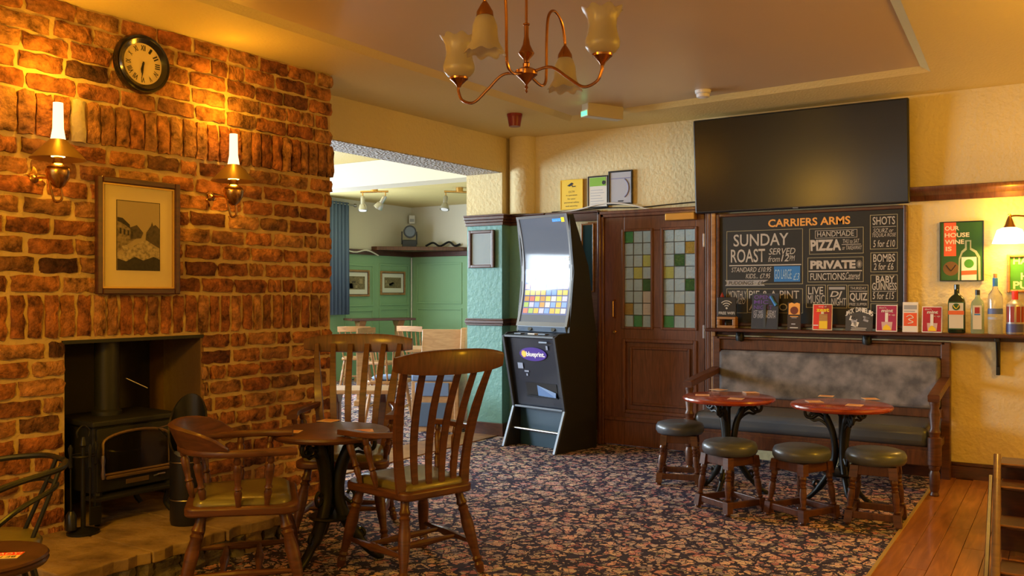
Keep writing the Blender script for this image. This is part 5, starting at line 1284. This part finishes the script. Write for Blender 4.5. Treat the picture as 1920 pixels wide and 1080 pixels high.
# pictures on the green wall
def small(t, x0, x1, z0, z1):
    MB().box(x0, x1, -.0125, -.0108, z0, z1).build('print', SEP[1], t, 0)
    g = random.Random(int(x1*1000)); w, h = x1-x0, z1-z0
    for k in range(7):
        a = x0+w*g.uniform(.02, .75); b = z0+h*g.uniform(.05, .5); MB().box(a, a+w*g.uniform(.1, .22), -.0135, -.0126, b, b+h*g.uniform(.12, .4)).build('print_shape', SEP[g.choice((0, 2, 3, 4))], t, 0)
for (a, b, c, d), lab in (((640, 505, 692, 556), 'framed old photograph of a building nearest the blue curtain'), ((713, 508, 759, 553), 'framed old photograph of trees near the green corner')):
    y0, z1 = WX(a, b, XF+.04); y1, z0 = WX(c, d, XF+.04)
    framed('framed_photograph', lab, 'picture', (XF+.03, (y0+y1)/2, z0), R(90), y1-y0, z1-z0, .03, OAK, DARKW, .07, small, .03, PAPER)
# corner shelf with clutter
cs_ = thing('corner_shelf', 'dark triangular corner shelf in the green room', 'shelf', (XF, YF, zd+.03))
MB().prism([(0, 0, 0), (1.15, 0, 0), (1.15, -.10, 0), (.12, -1.0, 0), (0, -1.0, 0)], (0, 0, .06)).build('board', MAHOGX, cs_, 0, .006)
dvx, dvy, _ = FW(739, 452, 14.2)
pj = thing('disco_light', 'black disco light standing on the corner shelf', 'disco light', (XF+.30, YF-.42, zd+.09), R(45))
MB().box(-.11, .11, -.08, .08, 0, .12).build('base', BLACK, pj, 0, .01)
MB().box(-.13, -.11, -.02, .02, .05, .26).box(.11, .13, -.02, .02, .05, .26).build('yoke', BLACK, pj, 0, .004)
MB().turned((0, .09, .26), (0, -.10, .25), [(0, .07), (.3, .095), (1, .105)], 20).build('head', BLACK, pj); MB().turned((0, -.10, .25), (0, -.11, .25), [(0, .085), (1, .08)], 20).build('lens', SILVER, pj)
cb_ = [(XF+.5, YF-.25, zd+.115), (XF+.6, YF-.18, zd+.17), (XF+.7, YF-.12, zd+.115), (XF+.85, YF-.08, zd+.18), (XF+.95, YF-.06, zd+.115), (XF+1.05, YF-.05, zd+.14)]
wire(cb_, .018, BLACK, 'tangled black cable lying on the corner shelf')
wire([(XF+.06, YF-1.9, zd+.05), (XF+.09, YF-1.5, zd-.02), (XF+.08, YF-1.2, zd+.02), (XF+.06, YF-.9, zd-.05)], .012, PAPER, 'pale cable hanging along the far dado shelf')
wire([(XF+.045, YF-.045, 0.02), (XF+.045, YF-.045, 1.0), (XF+.045, YF-.045, zd-.06)], .012, WHITE, 'white pipe in the corner of the green room')
cc = thing('corner_sensor', 'small white sensor box high in the far corner', 'sensor', (XF+.08, YF-.08, 2.48), R(45))
MB().box(-.05, .05, -.03, .03, 0, .14).build('case', WHITE, cc, 0, .008); MB().box(-.035, .035, -.034, -.028, .03, .08).build('lens', GREYP, cc, 0)
sk = thing('wall_socket', 'black double socket low on the far green wall', 'socket', (W(812, 637, YF-.02)[0], YF-.02, W(812, 640, YF)[1]-.03))
MB().box(-.075, .075, -.01, 0, 0, .09).build('plate', BLACK, sk, 0, .004)
for xx in (-.035, .035): MB().box(xx-.015, xx+.015, -.014, -.01, .055, .075).build('rocker', GREYP, sk, 0)
# spot light bars
def spotbar(p0, p1, heads, label):
    a = Vector(p0); b = Vector(p1); t = thing('spotlight_bar', label, 'spotlight', tuple((a+b)/2), 0, 'spotlight bars in the room beyond')
    c = (a+b)/2
    MB().turned(a-c, b-c, [(0, .014), (1, .014)]).build('bar', BRASS, t); MB().lathe([(.05, 0), (.05, ZC-c.z)], 18).build('ceiling_rose', BRASS, t)
    for f, tx_, ty_ in heads:
        q = (a-c).lerp(b-c, f); d = Vector((tx_, ty_, -.8)).normalized()
        MB().turned(q, q+Vector((0, 0, -.08)), [(0, .008), (1, .008)], 8).build('stalk', BRASS, t)
        h0 = q+Vector((0, 0, -.06)); MB().turned(h0, h0+d*.20, [(0, .022), (.1, .03), (.55, .03), (.62, .045), (.9, .062), (1, .064)], 16).build('spot_head', STEEL, t)
        MB().turned(h0+d*.19, h0+d*.203, [(0, .052), (1, .05)], 16).build('lens', WHITE, t)
    return t
zb = 2.70
spotbar((*FL(676, 360, zb), zb), (*FL(728, 359, zb), zb), ((.08, .1, -.1), (.9, -.5, -.2)), 'brass bar of two steel spotlights nearest the blue curtain')
spotbar((*FL(833, 359, zb), zb), (*FL(890, 361, zb), zb), ((.05, .1, -.25), (.9, .5, .0)), 'brass spotlight bar partly hidden by the pillar')
# furniture beyond
def small_chair(label, loc, rz, wm=OAK, pad=None):
    t = thing('spindle_chair', label, 'chair', loc, rz, 'spindle chairs in the room beyond'); sz = .44
    MB().prism(seat_poly(.20, .18, .19, .19, sz-.035), (0, 0, .035)).build('seat', wm, t, .6, .008)
    if pad: MB().lathe([(.16, sz), (.175, sz+.02), (.15, sz+.04), (.001, sz+.045)], 24).build('seat_pad', pad, t, 1.2)
    for sx in (-1, 1):
        for sy in (-1, 1): MB().turned((sx*.20, sy*.20, 0), (sx*.14, sy*.14, sz-.03), [(0, .013), (.3, .019), (.6, .021), (.7, .014), (.75, .02), (1, .016)], 10).build('leg', wm, t)
        MB().turned((sx*.18, -.17, .17), (sx*.18, .17, .17), [(0, .009), (.5, .014), (1, .009)], 8).build('stretcher', wm, t)
    MB().turned((-.18, 0, .17), (.18, 0, .17), [(0, .009), (.5, .014), (1, .009)], 8).build('stretcher', wm, t)
    for k in range(6):
        f = -1+2*k/5; MB().turned((f*.15, .165, sz-.01), (f*.19, .25, .80), [(0, .008), (.4, .011), (1, .007)], 8).build('spindle', wm, t)
    MB().sweep([(-.22, .235, .83), (-.11, .262, .835), (0, .27, .835), (.11, .262, .835), (.22, .235, .83)], (0, 0, 1), .075, .02).build('top_rail', wm, t)
    return t
def trestle(name, label, loc, rz, L, Wd, hgt, top, leg, grp=None):
    t = thing(name, label, 'table', loc, rz, grp)
    MB().box(-L/2, L/2, -Wd/2, Wd/2, hgt-.035, hgt).build('tabletop', top, t, 0, .006)
    for sx in (-1, 1):
        x = sx*L*.30
        MB().box(x-.05, x+.05, -.05, .05, .05, hgt-.10).build('leg', leg, t, 0, .008)
        MB().prism([(x-.05, -Wd*.35, hgt-.036), (x-.05, Wd*.35, hgt-.036), (x-.05, .08, hgt-.12), (x-.05, -.08, hgt-.12)], (.10, 0, 0)).build('bearer', leg, t, 0, .006)
        MB().box(x-.05, x+.05, -Wd*.38, Wd*.38, 0, .06).build('foot', leg, t, 0, .008)
    return t
q = FW(712, 550, 13.2)
trestle('tall_table', 'tall dark-topped trestle table by the far green wall', (q[0], q[1], 0), R(60), 1.0, .42, .95, DARKW, OAK)
q = FL(808, 653, .74); trestle('dining_table', 'pale wooden dining table just beyond the opening, near the pillar', (q[0], q[1]+.2, 0), R(32), .72, .60, .74, PALE, OAK, 'dining tables in the room beyond')
q = FL(640, 641, .74); trestle('dining_table', 'pale wooden dining table just past the brick edge', (q[0], q[1], 0), R(32), .8, .60, .74, PALE, OAK, 'dining tables in the room beyond')
q = FL(672, 727, .48); trestle('low_table', 'low dark-edged coffee table inside the opening', (q[0], q[1], 0), R(32), .70, .42, .48, PALE, DARKW)
for (px, d, rz, pad, lab) in ((668, 12.2, 215, None, 'orange-brown spindle chair at the tall table'), (716, 11.4, 100, None, 'spindle chair turned sideways beyond the low table'), (729, 9.0, 205, BLUECUSH, 'spindle chair with pale blue seat pad beyond the opening'), (788, 12.3, 180, None, 'spindle chair beside the white corner pipe')):
    X, Y, _ = FW(px, 550, d); small_chair(lab, (X, Y, 0), R(rz), OAK, pad)
q = FW(852, 550, 8.35)
pw = thing('upholstered_pew', 'pale wooden pew with blue padded front left of the pillar', 'pew', (q[0], q[1], 0), R(24))
MB().box(-.42, 0, .0, .40, .0, .48).build('seat_box', PALE, pw, 0, .006)
MB().box(-.38, -.05, -.014, .0, .34, .47).build('padded_panel', BLUECUSH, pw, .8, .008, 3)
MB().box(-.38, -.05, -.014, .0, .05, .28).build('padded_panel', FABBLUE, pw, .8, .008, 3)
MB().box(-.42, 0, -.01, .40, .48, .55).build('seat_cushion', BLUECUSH, pw, .8, .02, 3)
MB().prism([(0, -.03, 0), (0, .45, 0), (0, .45, .98), (0, .30, .98), (0, .22, .66), (0, .05, .60), (0, -.03, .56)], (.05, 0, 0)).build('end_panel', PALE, pw, 0, .01)
MB().prism([(-.42, .36, .5), (-.42, .42, .5), (-.42, .46, .96), (-.42, .42, .96)], (.42, 0, 0)).build('backrest', PALE, pw, 0, .006)

# pieces that belong to a part of their thing
OWN = {'numeral': 'dial', 'seat_pad': 'seat', 'logo_sun': 'logo_oval', 'rail_cap': 'top_rail', 'wifi_arc': 'board', 'wifi_dot': 'board', 'ruled_box': 'board', 'block': 'board', 'ribbon': 'board', 'starburst': 'board',
       'label_band': 'label', 'label_roundel': 'label', 'stag_antlers': 'label', 'label_emblem': 'label', 'print': 'mount', 'print_shape': 'mount', 'print_border': 'mount', 'rocker': 'plate', 'boss': 'rosette', 'speaker': 'speaker_bar', 'tray_lip': 'payout_slot', 'payout_tray': 'payout_slot', 'deck_button': 'button_deck'}
base = lambda o: o.name.split('.')[0]
for t in [o for o in scene.objects if o.parent is None and 'category' in o]:
    kids = list(t.children); own = {}
    for k in kids: own.setdefault(base(k), k)
    for k in kids:
        n = base(k); p = own.get(OWN.get(n, ''))
        if n == 'lettering' and base(t) in ('menu_board', 'wifi_sign'): p = own.get('board')
        if n == 'lettering' and base(t) == 'gaming_machine' and k is lt_: p = own.get('logo_oval')
        if p and p is not k and p.location.length == 0 and p.rotation_euler.x == 0: k.parent = p
